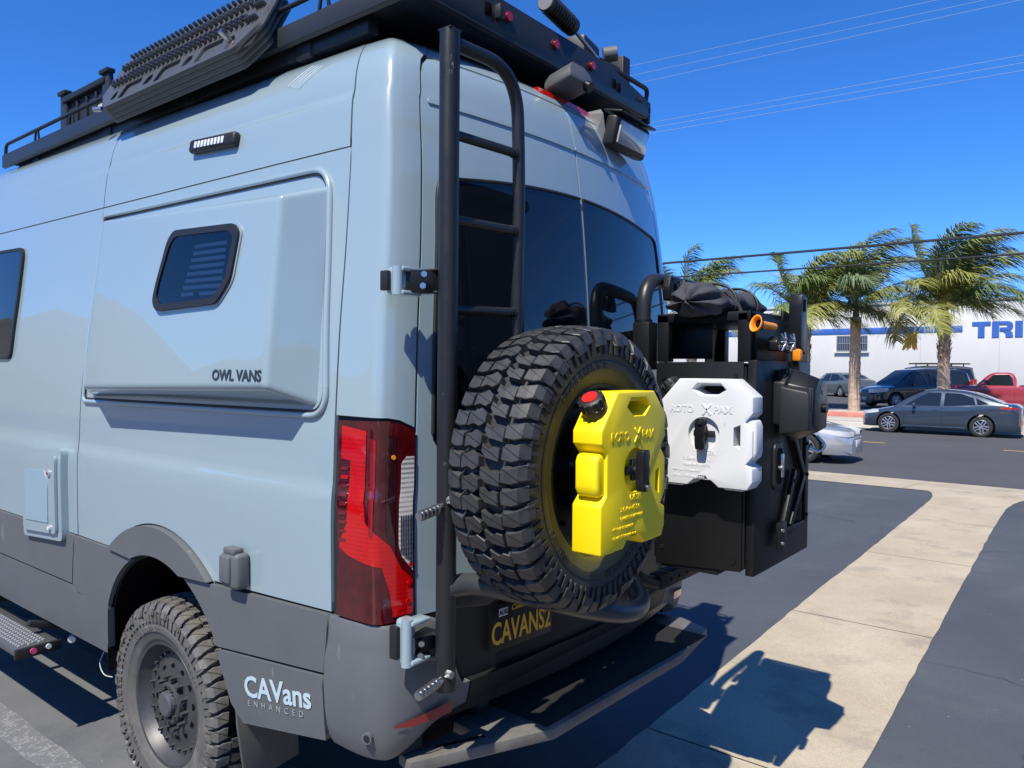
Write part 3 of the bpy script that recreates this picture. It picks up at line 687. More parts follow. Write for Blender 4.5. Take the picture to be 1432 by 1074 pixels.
# small hinged service hatch
ho = rounded([(2.155, .985), (2.62, .952), (2.61, 1.382), (2.165, 1.415)], .03, 5)
patch('hatch_frame', ho, side, paint, van, step=.06, edge=.03, thick=.035, off=.032, flip=True)
hd = patch('hatch_door', scl(ho, .84, (2.387, 1.183)), side, paint, van, step=.06, edge=.03, thick=.012, off=.046, flip=True)
patch('hatch_panel', [(2.27, 1.06), (2.545, 1.045), (2.54, 1.29), (2.31, 1.305), (2.27, 1.25)], side, mat('hatch_paint', (.25, .365, .445), .34, coat=.9), hd, step=.06, edge=.03, thick=.006, off=.050, flip=True)
for (y, z, mm) in ((2.255, 1.295, red_lens), (2.255, 1.035, white_pl)):
    p = Vector(side(y, z)); cyl('hatch_lock', p+Vector((-.046, 0, 0)), p+Vector((-.054, 0, 0)), .016, mat('lock_rim', (.6, .6, .62), .3, metal=.6), hd, 14); cyl('lock_button', p+Vector((-.053, 0, 0)), p+Vector((-.056, 0, 0)), .008, mm, hd, 12)
# shore power inlet
p = Vector(side(.715, 1.105))
plug = box('power_inlet', (p.x-.028, .715, 1.100), (.056, .105, .125), clad, van, .016, seg=3)
box('inlet_cover', (p.x-.058, .728, 1.105), (.016, .062, .095), clad, plug, .012, seg=3); box('inlet_hinge', (p.x-.035, .715, 1.168), (.04, .07, .022), clad, plug, .006)
# marker light under the roof
a = Vector(side(1.255, 2.655)); b = Vector(side(.925, 2.638)); d = (b-a).normalized(); mid = (a+b)/2
q = Matrix.Identity(3); q.col[0] = d; q.col[1] = Vector((-1, 0, .12)).normalized(); q.col[2] = d.cross(q.col[1])
ml = box('side_marker_light', mid+Vector((-.012, 0, 0)), ((b-a).length, .034, .055), black_plastic, van, .014, q, 3)
for k in range(9): box('led', a+d*(.06+.0245*k)+Vector((-.031, 0, .001)), (.017, .004, .026), mat('led_lens', (.72, .74, .76), .25, coat=1.), ml, .002, q)
# rear brake light, camera, flood light
P = [Vector(rear(x, 2.862))+Vector((0, -.006, 0)) for x in (-.17, -.08, .02, .12, .22, .30)]
bl = mk('high_brake_light', [tuple(p+Vector((0, -.0, -.018))) for p in P]+[tuple(p+Vector((0, .012, .022))) for p in P]+[tuple(p+Vector((0, .04, -.018))) for p in P]+[tuple(p+Vector((0, .05, .022))) for p in P], [(i, i+1, i+7, i+6) for i in range(5)]+[(i+6, i+7, i+19, i+18) for i in range(5)]+[(0, 6, 18, 12), (5, 17, 23, 11)], red_lens, van)
cm = prism('rear_camera', rounded([(-.10, 0), (.10, 0), (.085, .06), (.04, .085), (-.06, .085), (-.095, .04)], .015, 3), .15, mat('camera_housing', (.085, .088, .092), .4, bump=.1, bscale=500), van, .008, Matrix.Translation((.02, -.01, 2.925)) @ Matrix.Scale(.85, 4) @ Matrix.Rotation(R(-14), 4, 'X'))
cyl('camera_lens', (.06, .0, 2.925), (.062, -.018, 2.915), .022, black_satin, cm, 18)
fl = thing_f = box('flood_light', (.40, .015, 2.805), (.30, .06, .135), black_plastic, van, .018, euler(x=14, z=2), 3)
box('flood_lens', (.40, -.0185, 2.797), (.25, .012, .092), mat('flood_glass', (.42, .42, .43), .12, coat=1., var=.3, vscale=9), fl, .012, euler(x=14, z=2))
mk('flood_bracket', [(.235, .03, 2.87), (.262, .06, 2.90), (.265, .03, 2.75), (.235, .16, 2.89), (.235, .09, 2.74)], [(0, 1, 2), (0, 3, 1), (0, 4, 3), (0, 2, 4)], mat('bracket_grey', (.22, .22, .23), .4, metal=.3), fl)
box('flood_visor', (.40, -.005, 2.878), (.315, .09, .010), black_plastic, fl, .004, euler(x=14, z=2))
# licence plate
pl = box('licence_plate', (-.432, -.078, .942), (.315, .006, .155), mat('plate_black', (.008, .008, .009), .4), van, .002, euler(x=0, z=-4.5))
pm = Matrix.Translation((-.432, -.0822, .942)) @ Matrix.Rotation(R(-4.5), 4, 'Z') @ Matrix.Rotation(R(90), 4, 'X')
pyel = mat('plate_yellow', (.72, .40, .035), .5)
text('plate_lettering', 'CAVANS2', .104, pyel, pl, pm @ Matrix.Translation((0, -.052, 0)), .0006, .0018, 1.0, 'CENTER', sx=.66)
text('plate_lettering', 'California', .026, pyel, pl, pm @ Matrix.Translation((-.005, .047, 0)), .0006, 0, 1.0, 'CENTER', shear=.3)
st = box('month_sticker', (-.545, -.0905, 1.000), (.042, .002, .026), mat('sticker_grey', (.50, .52, .53), .5), pl, .0005, euler(z=-4.5))
text('plate_lettering', 'AUG', .022, mat('ink_black', (.01, .01, .01), .5), pl, Matrix.Translation((-.545, -.0925, .992)) @ Matrix.Rotation(R(-4.5), 4, 'Z') @ Matrix.Rotation(R(90), 4, 'X'), .0004, .0006, 1., 'CENTER', sx=.95)
text('lettering', 'TMADVENTURE', .052, mat('badge_grey', (.10, .10, .105), .4), van, None, .0008, .0006, 1.05, fn=lambda x, y, z: tuple(Vector(rear(.27+x, .845+y))+Vector((0, -.010-z, 0))))
# mud flap behind the rear wheel
prism('mud_flap', [(-.985, .80), (-.74, .80), (-.70, .30), (-.93, .27), (-.965, .50)], .012, mat('flap_rubber', (.09, .088, .085), .75, var=.15, vscale=5), van, .002, Matrix.Translation((0, .80, 0)))
# rear step, swept at its ends
stp = [(-.895, -.015), (-.439, -.223), (.452, -.253), (.818, -.199), (.889, -.042), (.86, .14), (-.60, .14), (-.62, -.020), (-.70, -.010), (-.76, .035), (-.87, .06)]
step_m = mat('step_grey', (.125, .12, .112), .6, var=.3, vscale=7, bump=.2, bscale=120)
stM = Matrix(((1, 0, 0, 0), (0, 0, 1, 0), (0, -1, 0, .612), (0, 0, 0, 1)))
rs = prism('rear_step', stp, .038, step_m, van, .004, stM)
box('step_grip', (.14, -.055, .6135), (1.16, .33, .006), mat('grip_tape', (.012, .012, .014), .9, bump=.9, bscale=900), rs, .001, euler(z=-1.9))
box('step_slot', (-.70, -.045, .6132), (.17, .012, .003), dark_void, rs, .001, euler(z=-24))
for x in (-.5, 0, .5): box('step_arm', (x, .18, .625), (.06, .30, .05), black_plastic, rs, .006)
# powered side step, its lamps and bits hanging under the sill
ss = box('side_step', (-1.075, 3.32, .458), (.19, 2.0, .035), mat('step_alloy', (.18, .18, .19), .4, metal=.7), van, .008)
tread = mat('step_tread', (.42, .42, .43), .5, metal=.6)
for i in range(22):
    for j in range(6):
        box('tread_lug', (-1.143+j*.022, 2.36+i*.030+(.015 if j % 2 else 0), .4785), (.013, .017, .009), tread, ss, .003)
box('step_end', (-1.075, 2.315, .455), (.20, .02, .05), black_plastic, ss, .006)
cyl('step_lamp', (-1.10, 2.306, .458), (-1.10, 2.298, .458), .014, mat('pink_lamp', (.7, .08, .22), .3, coat=1.), ss, 14)
cyl('step_lamp', (-1.035, 2.306, .462), (-1.035, 2.298, .462), .012, white_pl, ss, 14)
for y in (2.5, 3.2, 3.9): box('step_hanger', (-.95, y, .50), (.22, .04, .03), black_plastic, ss, .005, euler(y=18))
cyl('under_lamp', (-.90, 2.37, .455), (-.915, 2.35, .45), .018, mat('lamp_white', (.7, .7, .72), .25, coat=1.), van, 16)
exh = lathe('air_horn', [(0, .02), (.05, .035), (.10, .055), (.135, .075), (.135, .068), (.06, .03)], mat('horn_grey', (.07, .08, .075), .35), van, 24)
exh.location = (-.82, 2.02, .44); exh.rotation_euler = (R(20), 0, R(160))
tube('loose_wire', smooth_path([(-.84, 2.12, .46), (-.87, 2.14, .38), (-.87, 2.10, .33), (-.86, 2.03, .33)], 6), .0025, mat('wire_white', (.45, .45, .44), .5), van, 6)
tube('loose_wire', smooth_path([(-.80, 2.9, .52), (-.84, 2.8, .46), (-.84, 2.7, .48), (-.80, 2.55, .52)], 6), .004, mat('wire_grey', (.3, .3, .3), .5), van, 6)
box('under_bracket', (-.86, 2.20, .47), (.03, .05, .025), steel, van, .004); box('under_bracket', (-.84, 2.10, .455), (.03, .06, .025), mat('alloy_dull', (.35, .35, .35), .5, metal=.5), van, .004)
box('battery_tray', (-.78, 2.62, .50), (.12, .45, .10), mat('tray_grey', (.05, .055, .065), .5), van, .006)
# exposed body-colour hinges with black ladder brackets
def hinge(z, h, y0):
    e = box('door_hinge', (-.958, y0, z), (.05, .045, h), paint, van, .014, seg=3)
    cyl('hinge_pin', (-.972, y0-.02, z-h*.5), (-.972, y0-.02, z+h*.5), .017, paint, e, 16)
    for dz in (-h*.42, h*.42): box('hinge_arm', (-.935, y0-.02, z+dz), (.075, .05, .014), paint, e, .005)
    box('hinge_spacer', (-.992, y0+.01, z), (.016, .03, h*.7), black_plastic, e, .003)
    return e
hinge(2.055, .082, -.012); hinge(1.012, .135, -.060)
# ---------------------------------------------------------------- wheels
RT = .425; NP = 46
def crown(a): return RT-.9*a*a if abs(a) < .1 else RT-.009-.25*(abs(a)-.1)
def block_mesh(name, poly, depth=.027, skirt=None):
    """tread block: polygon in (axial a, arc s) wrapped onto the tyre, Y axis = axle"""
    V = []; n = len(poly)
    def pt(a, s, r): t = s/RT; return (r*math.cos(t), a, r*math.sin(t))
    ca = sum(p[0] for p in poly)/n; cs = sum(p[1] for p in poly)/n
    for a, s in poly: V.append(pt(ca+(a-ca)*.965, cs+(s-cs)*.965, crown(a)))
    for a, s in poly: V.append(pt(a, s, crown(a)-.002))
    for a, s in poly: V.append(pt(a, s, crown(a)-depth))
    F = [tuple(range(n))]
    for k in (0, n):
        for i in range(n): j = (i+1) % n; F.append((k+i, k+n+i, k+n+j, k+j))
    me = bpy.data.meshes.new(name); me.from_pydata(V, [], F); me.update()
    bm = bmesh.new(); bm.from_mesh(me); bmesh.ops.recalc_face_normals(bm, faces=bm.faces[:]); bm.to_mesh(me); bm.free(); return me
def shoulder_mesh(name, sg, long_):
    e = .137 if long_ else .131; pit = 2*math.pi*RT/NP; w = pit*.77
    sec = [(.070, crown(.07)), (.098, crown(.098)), (.118, RT-.013), (e-.003, RT-.034), (e+.002, RT-.058 if long_ else RT-.045), (.124, RT-.062 if long_ else RT-.05), (.10, RT-.036), (.068, RT-.03)]
    V = []; n = len(sec); cols = (-.5, -.44, 0., .44, .5)
    for ci, c in enumerate(cols):
        for k, (a, r) in enumerate(sec):
            lift = -.002 if ci in (0, 4) and k < 5 else 0
            sk = .011*(1-(a-.07)/.065) if k < 6 else .0
            jog = .004*math.sin((a-.07)*60)
            t = (c*w*(1. if k > 0 else .82)+sk+jog)/RT; V.append(((r+lift)*math.cos(t), sg*a, (r+lift)*math.sin(t)))
    F = []
    for ci in range(4):
        for k in range(n): j = (k+1) % n; F.append((ci*n+k, ci*n+j, (ci+1)*n+j, (ci+1)*n+k))
    F.append(tuple(range(n))); F.append(tuple(range(4*n+n-1, 4*n-1, -1)))
    me = bpy.data.meshes.new(name); me.from_pydata(V, [], F); me.update()
    bm = bmesh.new(); bm.from_mesh(me); bmesh.ops.recalc_face_normals(bm, faces=bm.faces[:]); bm.to_mesh(me); bm.free(); return me
PIT = 2*math.pi*RT/NP
cb1 = [(-.066, .004), (-.046, -.002), (-.030, .010), (-.004, -.010), (-.003, .018), (-.022, .042), (-.040, .046), (-.066, .052)]
cb2 = [(.066, .008), (.044, .004), (.028, -.008), (.004, .012), (.003, .046), (.020, .060), (.042, .050), (.066, .058)]
KS = 36/NP; cb1 = [(a, q*KS) for a, q in cb1]; cb2 = [(a, q*KS) for a, q in cb2]
MESH = dict(sl=shoulder_mesh('tread_block', -1, True), ss=shoulder_mesh('tread_block', -1, False), rl=shoulder_mesh('tread_block', 1, True), rs=shoulder_mesh('tread_block', 1, False), c1=block_mesh('tread_block', cb1), c2=block_mesh('tread_block', cb2), c3=block_mesh('tread_block', [(a*.9, s*.93-.004) for a, s in cb1]), c4=block_mesh('tread_block', [(a*.93, s*.95+.003) for a, s in cb2]))
lug_v = [(.0, -.1335, -.012), (.0, -.1335, .012), (.035, -.137, .014), (.035, -.137, -.014), (.0, -.128, -.013), (.0, -.128, .013), (.036, -.128, .015), (.036, -.128, -.015)]
def make_wheel(parent, rub, rimm, tint=None, blocks=True, rim_style='van'):
    tp = [(-.098, .246), (-.110, .254), (-.118, .270), (-.1225, .292), (-.126, .296), (-.1275, .318), (-.1255, .322), (-.1285, .340), (-.127, .368), (-.122, RT-.046), (-.113, RT-.034), (-.09, RT-.029), (0, RT-.026)]
    tp = tp+[(-a, r) for a, r in tp[-2::-1]]
    ty = lathe('tyre', tp, rub, parent, 96, 30)
    me = ty.data
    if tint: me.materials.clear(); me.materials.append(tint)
    holder = parent
    if blocks:
        for k in range(NP):
            for key, extra in ((('sl', 'ss')[k % 2], 0), (('rs', 'rl')[k % 2], PIT*.5), (('c1', 'c3')[k % 2], 0), (('c2', 'c4')[(k+1) % 2], PIT*.25)):
                mesh = MESH[key] if rub is rubber else MESH_D[key]
                o = bpy.data.objects.new('tread_block', mesh); link(o, holder); o.rotation_euler = (0, -(k*PIT+extra)/RT, 0)
    # raised sidewall ribs
    V = []; F = []
    for k in range(72):
        t = 2*math.pi*k/72; w = .0085 if k % 2 else .0055; o = len(V)
        for (r, a) in ((.338, -.1310), (.384, -.1295)):
            for s in (-w, w): V.append((r*math.cos(t+s/r+.10*(r-.352)), a-.003, r*math.sin(t+s/r+.10*(r-.352))))
        for (r, a) in ((.338, -.127), (.384, -.122)):
            for s in (-w, w): V.append((r*math.cos(t+s/r+.10*(r-.352)), a, r*math.sin(t+s/r+.10*(r-.352))))
        F += [(o, o+1, o+3, o+2), (o, o+2, o+6, o+4), (o+1, o+5, o+7, o+3), (o, o+4, o+5, o+1), (o+2, o+3, o+7, o+6)]
    rb = mk('sidewall_ribs', V, F, rub, parent); rb['kind'] = 'stuff'
    # raised sidewall lettering, wrapped round
    def wrap(a0, r0):
        def f(x, y, z):
            r = r0+y; t = a0-x/r0; return (r*math.cos(t), -.1268-z, r*math.sin(t))
        return f
    lm = rub
    for a0 in (R(150), R(-30)): text('sidewall_lettering', 'RIDGE GRAPPLER', .030, lm, parent, None, .0018, .0008, 1.08, fn=wrap(a0, .298))
    for a0 in (R(60), R(-120)): text('sidewall_lettering', 'NITTO', .034, lm, parent, None, .0018, .001, 1.15, fn=wrap(a0, .294))
    # rim
    rp = [(-.085, .256), (-.100, .259), (-.110, .252), (-.108, .240), (-.092, .233), (-.080, .226), (-.062, .214), (-.058, .195), (-.064, .160), (-.074, .125), (-.074, .096), (-.060, .090), (-.050, .080), (-.05, 0)]
    rim = lathe('rim', rp, rimm, parent, 72, 28)
    lathe('rim_barrel', [(-.08, .24), (.0, .22), (.10, .235)], rimm, parent, 48, 40)
    hole_m = dark_void
    for k in range(12):
        t = 2*math.pi*(k+.5)/12; c = Vector((.140*math.cos(t), -.0685, .140*math.sin(t)))
        cyl('rim_hole', c+Vector((0, .004, 0)), c+Vector((0, -.0022, 0)), .0135 if rim_style == 'van' else .02, hole_m, parent, 14)
    for k in range(24):
        t = 2*math.pi*k/24; c = Vector((.196*math.cos(t), -.058, .196*math.sin(t)))
        if k % 2 == 0 or rim_style == 'van': cyl('rim_bolt', c, c+Vector((0, -.013 if k % 2 else -.018, 0)), .0075, rimm, parent, 6, None)
    for k in range(12 if rim_style == 'van' else 6):
        t = 2*math.pi*k/(12 if rim_style == 'van' else 6); c = Vector((.104*math.cos(t), -.074, .104*math.sin(t)))
        cyl('lug_nut', c, c+Vector((0, -.026, 0)), .0105, rimm if rim_style == 'van' else steel, parent, 6, None)
    if rim_style == 'van':
        lathe('hub_ring', [(-.07, .088), (-.095, .084), (-.100, .076), (-.098, .060), (-.075, .055)], rimm, parent, 40, 35)
        for k in range(8):
            t = 2*math.pi*(k+.5)/8; c = Vector((.069*math.cos(t), -.099, .069*math.sin(t))); cyl('hub_bolt', c, c+Vector((0, -.010, 0)), .006, rimm, parent, 6, None)
        lathe('hub_cap', [(-.075, .056), (-.112, .050), (-.118, .042), (-.118, 0)], mat('hub_cap_grey', (.11, .11, .12), .4, metal=.4), parent, 32, 30)
    return ty
MESH_D = {k: m.copy() for k, m in MESH.items()}
def tread_mat(name, c, dark):
    m = bpy.data.materials.new(name); m.use_nodes = True; t = m.node_tree; b = t.nodes['Principled BSDF']; L = t.links.new
    tc = t.nodes.new('ShaderNodeTexCoord'); w = t.nodes.new('ShaderNodeTexWave'); w.wave_type = 'BANDS'; w.bands_direction = 'Z'; w.inputs['Scale'].default_value = 8.5; w.inputs['Distortion'].default_value = 1.2; w.inputs['Detail'].default_value = 0; w.inputs['Detail Scale'].default_value = 1
    mp = t.nodes.new('ShaderNodeMapping'); mp.inputs['Rotation'].default_value = (.45, 0, 0); L(tc.outputs['Object'], mp.inputs[0]); L(mp.outputs[0], w.inputs['Vector'])
    r = t.nodes.new('ShaderNodeValToRGB'); r.color_ramp.elements[0].position = .012; r.color_ramp.elements[1].position = .045; r.color_ramp.elements[0].color = (*dark, 1); r.color_ramp.elements[1].color = (*c, 1); L(w.outputs['Fac'], r.inputs[0])
    n = t.nodes.new('ShaderNodeTexNoise'); n.inputs['Scale'].default_value = 25; n.inputs['Detail'].default_value = 5; g_ = t.nodes.new('ShaderNodeNewGeometry'); L(g_.outputs['Position'], n.inputs['Vector'])
    r2 = t.nodes.new('ShaderNodeValToRGB'); r2.color_ramp.elements[0].position = .3; r2.color_ramp.elements[1].position = .75; r2.color_ramp.elements[0].color = (.75, .75, .75, 1); r2.color_ramp.elements[1].color = (1.5, 1.48, 1.42, 1); L(n.outputs[0], r2.inputs[0])
    mx = t.nodes.new('ShaderNodeMix'); mx.data_type = 'RGBA'; mx.blend_type = 'MULTIPLY'; mx.inputs[0].default_value = 1; L(r.outputs[0], mx.inputs[6]); L(r2.outputs[0], mx.inputs[7]); L(mx.outputs[2], b.inputs['Base Color'])
    bp = t.nodes.new('ShaderNodeBump'); bp.inputs['Distance'].default_value = .003; bp.inputs['Strength'].default_value = .8; L(r.outputs[0], bp.inputs['Height']); L(bp.outputs[0], b.inputs['Normal'])
    b.inputs['Roughness'].default_value = .5; return m
tread_black = tread_mat('tread_rubber', (.034, .034, .035), (.008, .008, .008)); tread_dusty = tread_mat('dusty_tread_rubber', (.10, .097, .092), (.025, .024, .023))
for k in MESH: MESH[k].materials.append(tread_black); MESH_D[k].materials.append(tread_dusty)
def wheel_empty(loc, rz):
    w = bpy.data.objects.new('wheel', None); link(w, van); w.location = loc; w.rotation_euler = (0, R(9), rz); return w
w0 = wheel_empty((-.845, 1.345, RT), R(-90)); make_wheel(w0, rubber_dusty, rim_grey)
w1 = wheel_empty((-.845, 4.965, RT), R(-90)); w2 = wheel_empty((.845, 1.345, RT), R(90)); w3 = wheel_empty((.845, 4.965, RT), R(90))
for w in (w1, w2, w3):
    for ch in w0.children:
        if ch.name.split('.')[0] in ('tyre', 'rim', 'rim_barrel', 'hub_ring', 'hub_cap'):
            c = ch.copy(); COL.objects.link(c); c.parent = w
# spare wheel on the door carrier: sidewall coloured yellow next to the rim, fading outwards
tint = bpy.data.materials.new('tyre_with_yellow_ring'); tint.use_nodes = True; t = tint.node_tree; b = t.nodes['Principled BSDF']; L = t.links.new
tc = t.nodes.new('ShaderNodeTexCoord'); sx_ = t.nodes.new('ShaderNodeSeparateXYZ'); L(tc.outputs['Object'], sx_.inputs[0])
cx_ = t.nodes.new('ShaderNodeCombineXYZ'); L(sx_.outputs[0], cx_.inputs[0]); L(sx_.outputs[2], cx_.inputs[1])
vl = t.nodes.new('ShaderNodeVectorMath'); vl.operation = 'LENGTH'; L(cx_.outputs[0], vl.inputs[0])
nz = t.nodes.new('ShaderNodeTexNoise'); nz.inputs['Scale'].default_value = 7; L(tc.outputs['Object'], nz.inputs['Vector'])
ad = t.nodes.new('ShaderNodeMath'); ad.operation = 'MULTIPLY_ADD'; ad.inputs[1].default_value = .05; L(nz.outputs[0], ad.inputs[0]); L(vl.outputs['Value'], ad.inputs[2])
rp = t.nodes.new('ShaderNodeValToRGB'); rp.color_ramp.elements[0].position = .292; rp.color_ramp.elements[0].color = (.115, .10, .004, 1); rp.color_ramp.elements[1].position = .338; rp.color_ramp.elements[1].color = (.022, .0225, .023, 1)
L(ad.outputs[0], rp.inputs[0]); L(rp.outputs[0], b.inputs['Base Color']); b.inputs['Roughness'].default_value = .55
spare = thing('spare_wheel', 'chunky black spare wheel with a yellow tint round its rim, on the rear door carrier', 'spare wheel', (-.575, -.37, 1.51))
spare.rotation_euler = (0, R(12), 0)
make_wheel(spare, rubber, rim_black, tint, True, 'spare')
# ---------------------------------------------------------------- ladder and tyre carrier
ld = thing('rear_ladder', 'black tube ladder with three rungs standing upright on the driver side rear door', 'ladder', (-.885, -.15, .88))
def W2(o, p): return Vector(p)-o.location
def L_(pts): return [W2(ld, p) for p in pts]
cyl('main_post', *L_([(-.885, -.15, .868), (-.885, -.15, 2.768)]), .0295, grey_tube, ld, 28)
lathe_cap = box('post_cap', W2(ld, (-.885, -.15, 2.769)), (.050, .050, .006), grey_tube, ld, .003)
rail = arc_path(L_([(-.885, -.15, 2.738), (-.575, -.15, 2.752), (-.556, -.15, 2.40), (-.575, -.15, 1.50)]), .20, 14)
tube('side_rail', rail, .0205, grey_tube, ld, 20)
for z in (2.478, 2.232, 1.972):
    tube('rung', L_([(-.885, -.15, z), (-.565, -.15, z+.012)]), .0145, grey_tube, ld, 16)
    V, F = tube_geo(L_([(-.592, -.15, z+.011), (-.583, -.15, z+.0115)]), .0175, 16); mk('weld', V, F, grey_tube, ld)
for z in (1.405, .905):
    a, b = L_([(-.905, -.155, z), (-1.012, -.165, z-.012)])
    pg = cyl('foot_peg', a, b, .0125, steel, ld, 16)
    for k in range(5): q = a+(b-a)*(.25+.16*k); cyl('peg_knurl', q-(b-a)*.035, q+(b-a)*.035, .0155, mat('knurled_steel', (.25, .25, .26), .35, metal=.9), pg, 14)
    cyl('peg_bolt', a+Vector((.004, -.018, .02)), a+Vector((.004, -.036, .02)), .012, steel, ld, 6, None)
for z, h, y0 in ((2.055, .066, -.03), (.985, .075, -.085)):
    for dz in (-h*.5, h*.5): prism('bracket_flange', [(-.955, y0), (-.90, y0-.03), (-.885, -.16), (-.868, -.145), (-.868, -.05), (-.93, y0+.02)], .005, grey_tube, ld, .0012, Matrix.Translation(W2(ld, (0, 0, z+dz))) @ Matrix(((1, 0, 0, 0), (0, 0, 1, 0), (0, 1, 0, 0), (0, 0, 0, 1))))
    box('bracket_plate', W2(ld, (-.912, -.075, z)), (.10, .006, h), black_satin, ld, .002, euler(z=-38))
    for dz, dx in ((.018, -.006), (-.016, -.010)):
        q = W2(ld, (-.918+dx, -.088, z+dz)); cyl('bracket_bolt', q, q+Vector((-.010, -.013, 0)), .0095, steel, ld, 6, None)
# lower carrier loop under the spare wheel
lp = smooth_path(L_([(-.885, -.15, 1.165), (-.80, -.19, 1.165), (-.70, -.31, 1.135), (-.56, -.43, 1.085), (-.40, -.47, 1.042), (-.24, -.43, 1.030), (-.13, -.32, 1.075), (-.10, -.22, 1.20), (-.10, -.17, 1.45)]), 8)
tube('carrier_loop', lp, .033, mat('carrier_tube', (.045, .047, .052), .34, bump=.15, bscale=600), ld, 22)
tube('carrier_arm', L_([(-.885, -.15, 1.52), (-.575, -.16, 1.51), (-.10, -.17, 1.50)]), .028, grey_tube, ld, 18)
cyl('carrier_hub', *L_([(-.575, -.16, 1.51), (-.575, -.30, 1.51)]), .06, black_paint, ld, 20)
prism('carrier_gusset', [(-.86, 1.10), (-.70, 1.07), (-.60, 1.10), (-.62, 1.13), (-.74, 1.14), (-.86, 1.18)], .02, grey_tube, ld, .006, Matrix.Translation(W2(ld, (0, -.155, 0))))

# ---------------------------------------------------------------- plastic fuel cans
def make_can(name, label, m, w, h, d, loc, rz, cap_red, word):
    can = thing(name, label, 'fuel can', loc, rz)
    def S(pts): return [(x*w, z*h) for x, z in pts]
    ol = S([(-.5, .26), (-.27, .5), (.30, .5), (.5, .34), (.5, .19), (.43, .12), (.43, .10), (.5, .04), (.5, -.20), (.43, -.27), (.5, -.30), (.5, -.43), (.45, -.5), (.16, -.5), (.08, -.44), (-.10, -.44), (-.17, -.5), (-.5, -.5), (-.5, -.20), (-.42, -.14), (-.42, -.13), (-.42, .10), (-.42, .12), (-.5, .18)])
    bd = prism('can_body', ol, d, m, None, .016, None, 3, 40)
    cut = []
    c1 = prism('c', S([(-.12, .40), (-.02, .355), (.13, .355), (.22, .40), (.18, .435), (-.08, .435)]), d*2, m, None, 0, Matrix.Translation((0, -.03, 0))); boolean(bd, c1)
    c2 = prism('c', S([(-.09, .47), (-.16, .40), (-.04, .33), (.16, .33), (.26, .40), (.19, .47)]), .03, m, None, 0, Matrix.Translation((0, -.012, 0)), taper=(.72, (.05*w, .40*h))); boolean(bd, c2)
    c3 = prism('c', S([(.33, -.17), (.40, -.20), (.40, -.02), (.33, -.04)] if rz == 0 else [(.31, .06), (.38, .09), (.38, -.14), (.31, -.11)]), d*2, m, None, 0, Matrix.Translation((0, -.03, 0))); boolean(bd, c3)
    c4 = cyl('c', (0, -.02, -.01*h), (0, .017, -.01*h), .062, m, None, 28); boolean(bd, c4)
    c5 = prism('c', S([(-.05, -.40), (.03, -.40), (.05, -.435), (-.07, -.435)]), .03, m, None, 0, Matrix.Translation((0, -.005, 0))); boolean(bd, c5)
    bd.parent = can; bd.data.shade_smooth(); bd.data.set_sharp_from_angle(angle=R(30))
    # grip that bridges the notch in the edge
    prism('grip', S([(-.50, .12), (-.405, .12), (-.39, .08), (-.385, -.11), (-.405, -.15), (-.49, -.15), (-.525, -.10), (-.525, .07)]), d*.78, m, can, .012, Matrix.Translation((0, d*.1, 0)), 3, 40)
    if rz: prism('grip', S([(.50, .14), (.42, .13), (.385, .08), (.385, -.12), (.42, -.22), (.50, -.23), (.525, -.16), (.525, .07)]), d*.78, m, can, .012, Matrix.Translation((0, d*.1, 0)), 3, 40)
    # foot pads
    for x in ((-.34), (.30)): box('foot', (x*w, d*.5, -.505*h), (.20*w, d*.7, .03*h), m, can, .008)
    # cap on the slanted corner
    dirv = Vector((-.23*h, 0, .235*w)).normalized(); dirv = Vector((-.62, 0, .78)); c = Vector((-.385*w, d*.5, .38*h))
    V, F = tube_geo([c-dirv*.01, c+dirv*.018, c+dirv*.019, c+dirv*.044, c+dirv*.047], lambda t: .036 if t < .3 else (.034 if t < .99 else .030), 24); cap = mk('cap', V, F, black_plastic, can, 40)
    x1 = dirv.cross(Vector((0, 1, 0))).normalized(); y1 = Vector((0, 1, 0))
    for k in range(12):
        a = 2*math.pi*k/12; q = c+dirv*.032+(x1*math.cos(a)+y1*math.sin(a))*.034
        mr = Matrix.Identity(3); mr.col[0] = (x1*math.cos(a)+y1*math.sin(a)); mr.col[2] = dirv; mr.col[1] = dirv.cross(mr.col[0])
        box('cap_rib', q, (.007, .009, .024), black_plastic, cap, .002, mr)
    if cap_red: cyl('cap_button', c+dirv*.046, c+dirv*.050, .022, mat('cap_red', (.62, .015, .01), .4), cap, 18)
    # pack mount: cross plate and T-handle
    zc = -.01*h
    box('mount_plate', (0, .006, zc), (.085, .010, .024), black_plastic, can, .004); box('mount_plate', (0, .006, zc), (.024, .012, .060), black_plastic, can, .004)
    cyl('mount_stud', (0, .01, zc), (0, -.015, zc), .012, black_plastic, can, 16)
    hb = rounded([(-.016, -.058), (.016, -.058), (.020, -.038), (.014, -.019), (.020, 0), (.014, .019), (.020, .038), (.016, .058), (-.016, .058), (-.020, .038), (-.020, -.038)], .006, 3)
    hd = prism('mount_handle', hb, .024, black_satin, can, .006, Matrix.Translation((0, -.036, zc)), 3, 45)
    cyl('handle_bolt', (.002, -.030, zc+(-.046 if cap_red else .045)), (.002, -.043, zc+(-.046 if cap_red else .045)), .0085, steel, can, 14)
    # moulded lettering, same plastic
    def tm(x, z): return Matrix.Translation((x, -.0002, z)) @ Matrix.Rotation(R(90), 4, 'X')
    text('moulded_lettering', 'ROTO', .036, m, can, tm(-.37*w, .185*h), .0016, .0008, 1.0, sx=.95)
    text('moulded_lettering', 'PAX', .036, m, can, tm(.10*w, .185*h), .0016, .0008, 1.0, sx=1.05)
    for a in (38, -38): box('moulded_mark', (.03*w, -.0005, .215*h), (.008, .004, .052), m, can, .001, euler(y=a))
    text('moulded_lettering', word, .022, m, can, tm(-.08*w, -.20*h), .0014, .0004, 1.0)
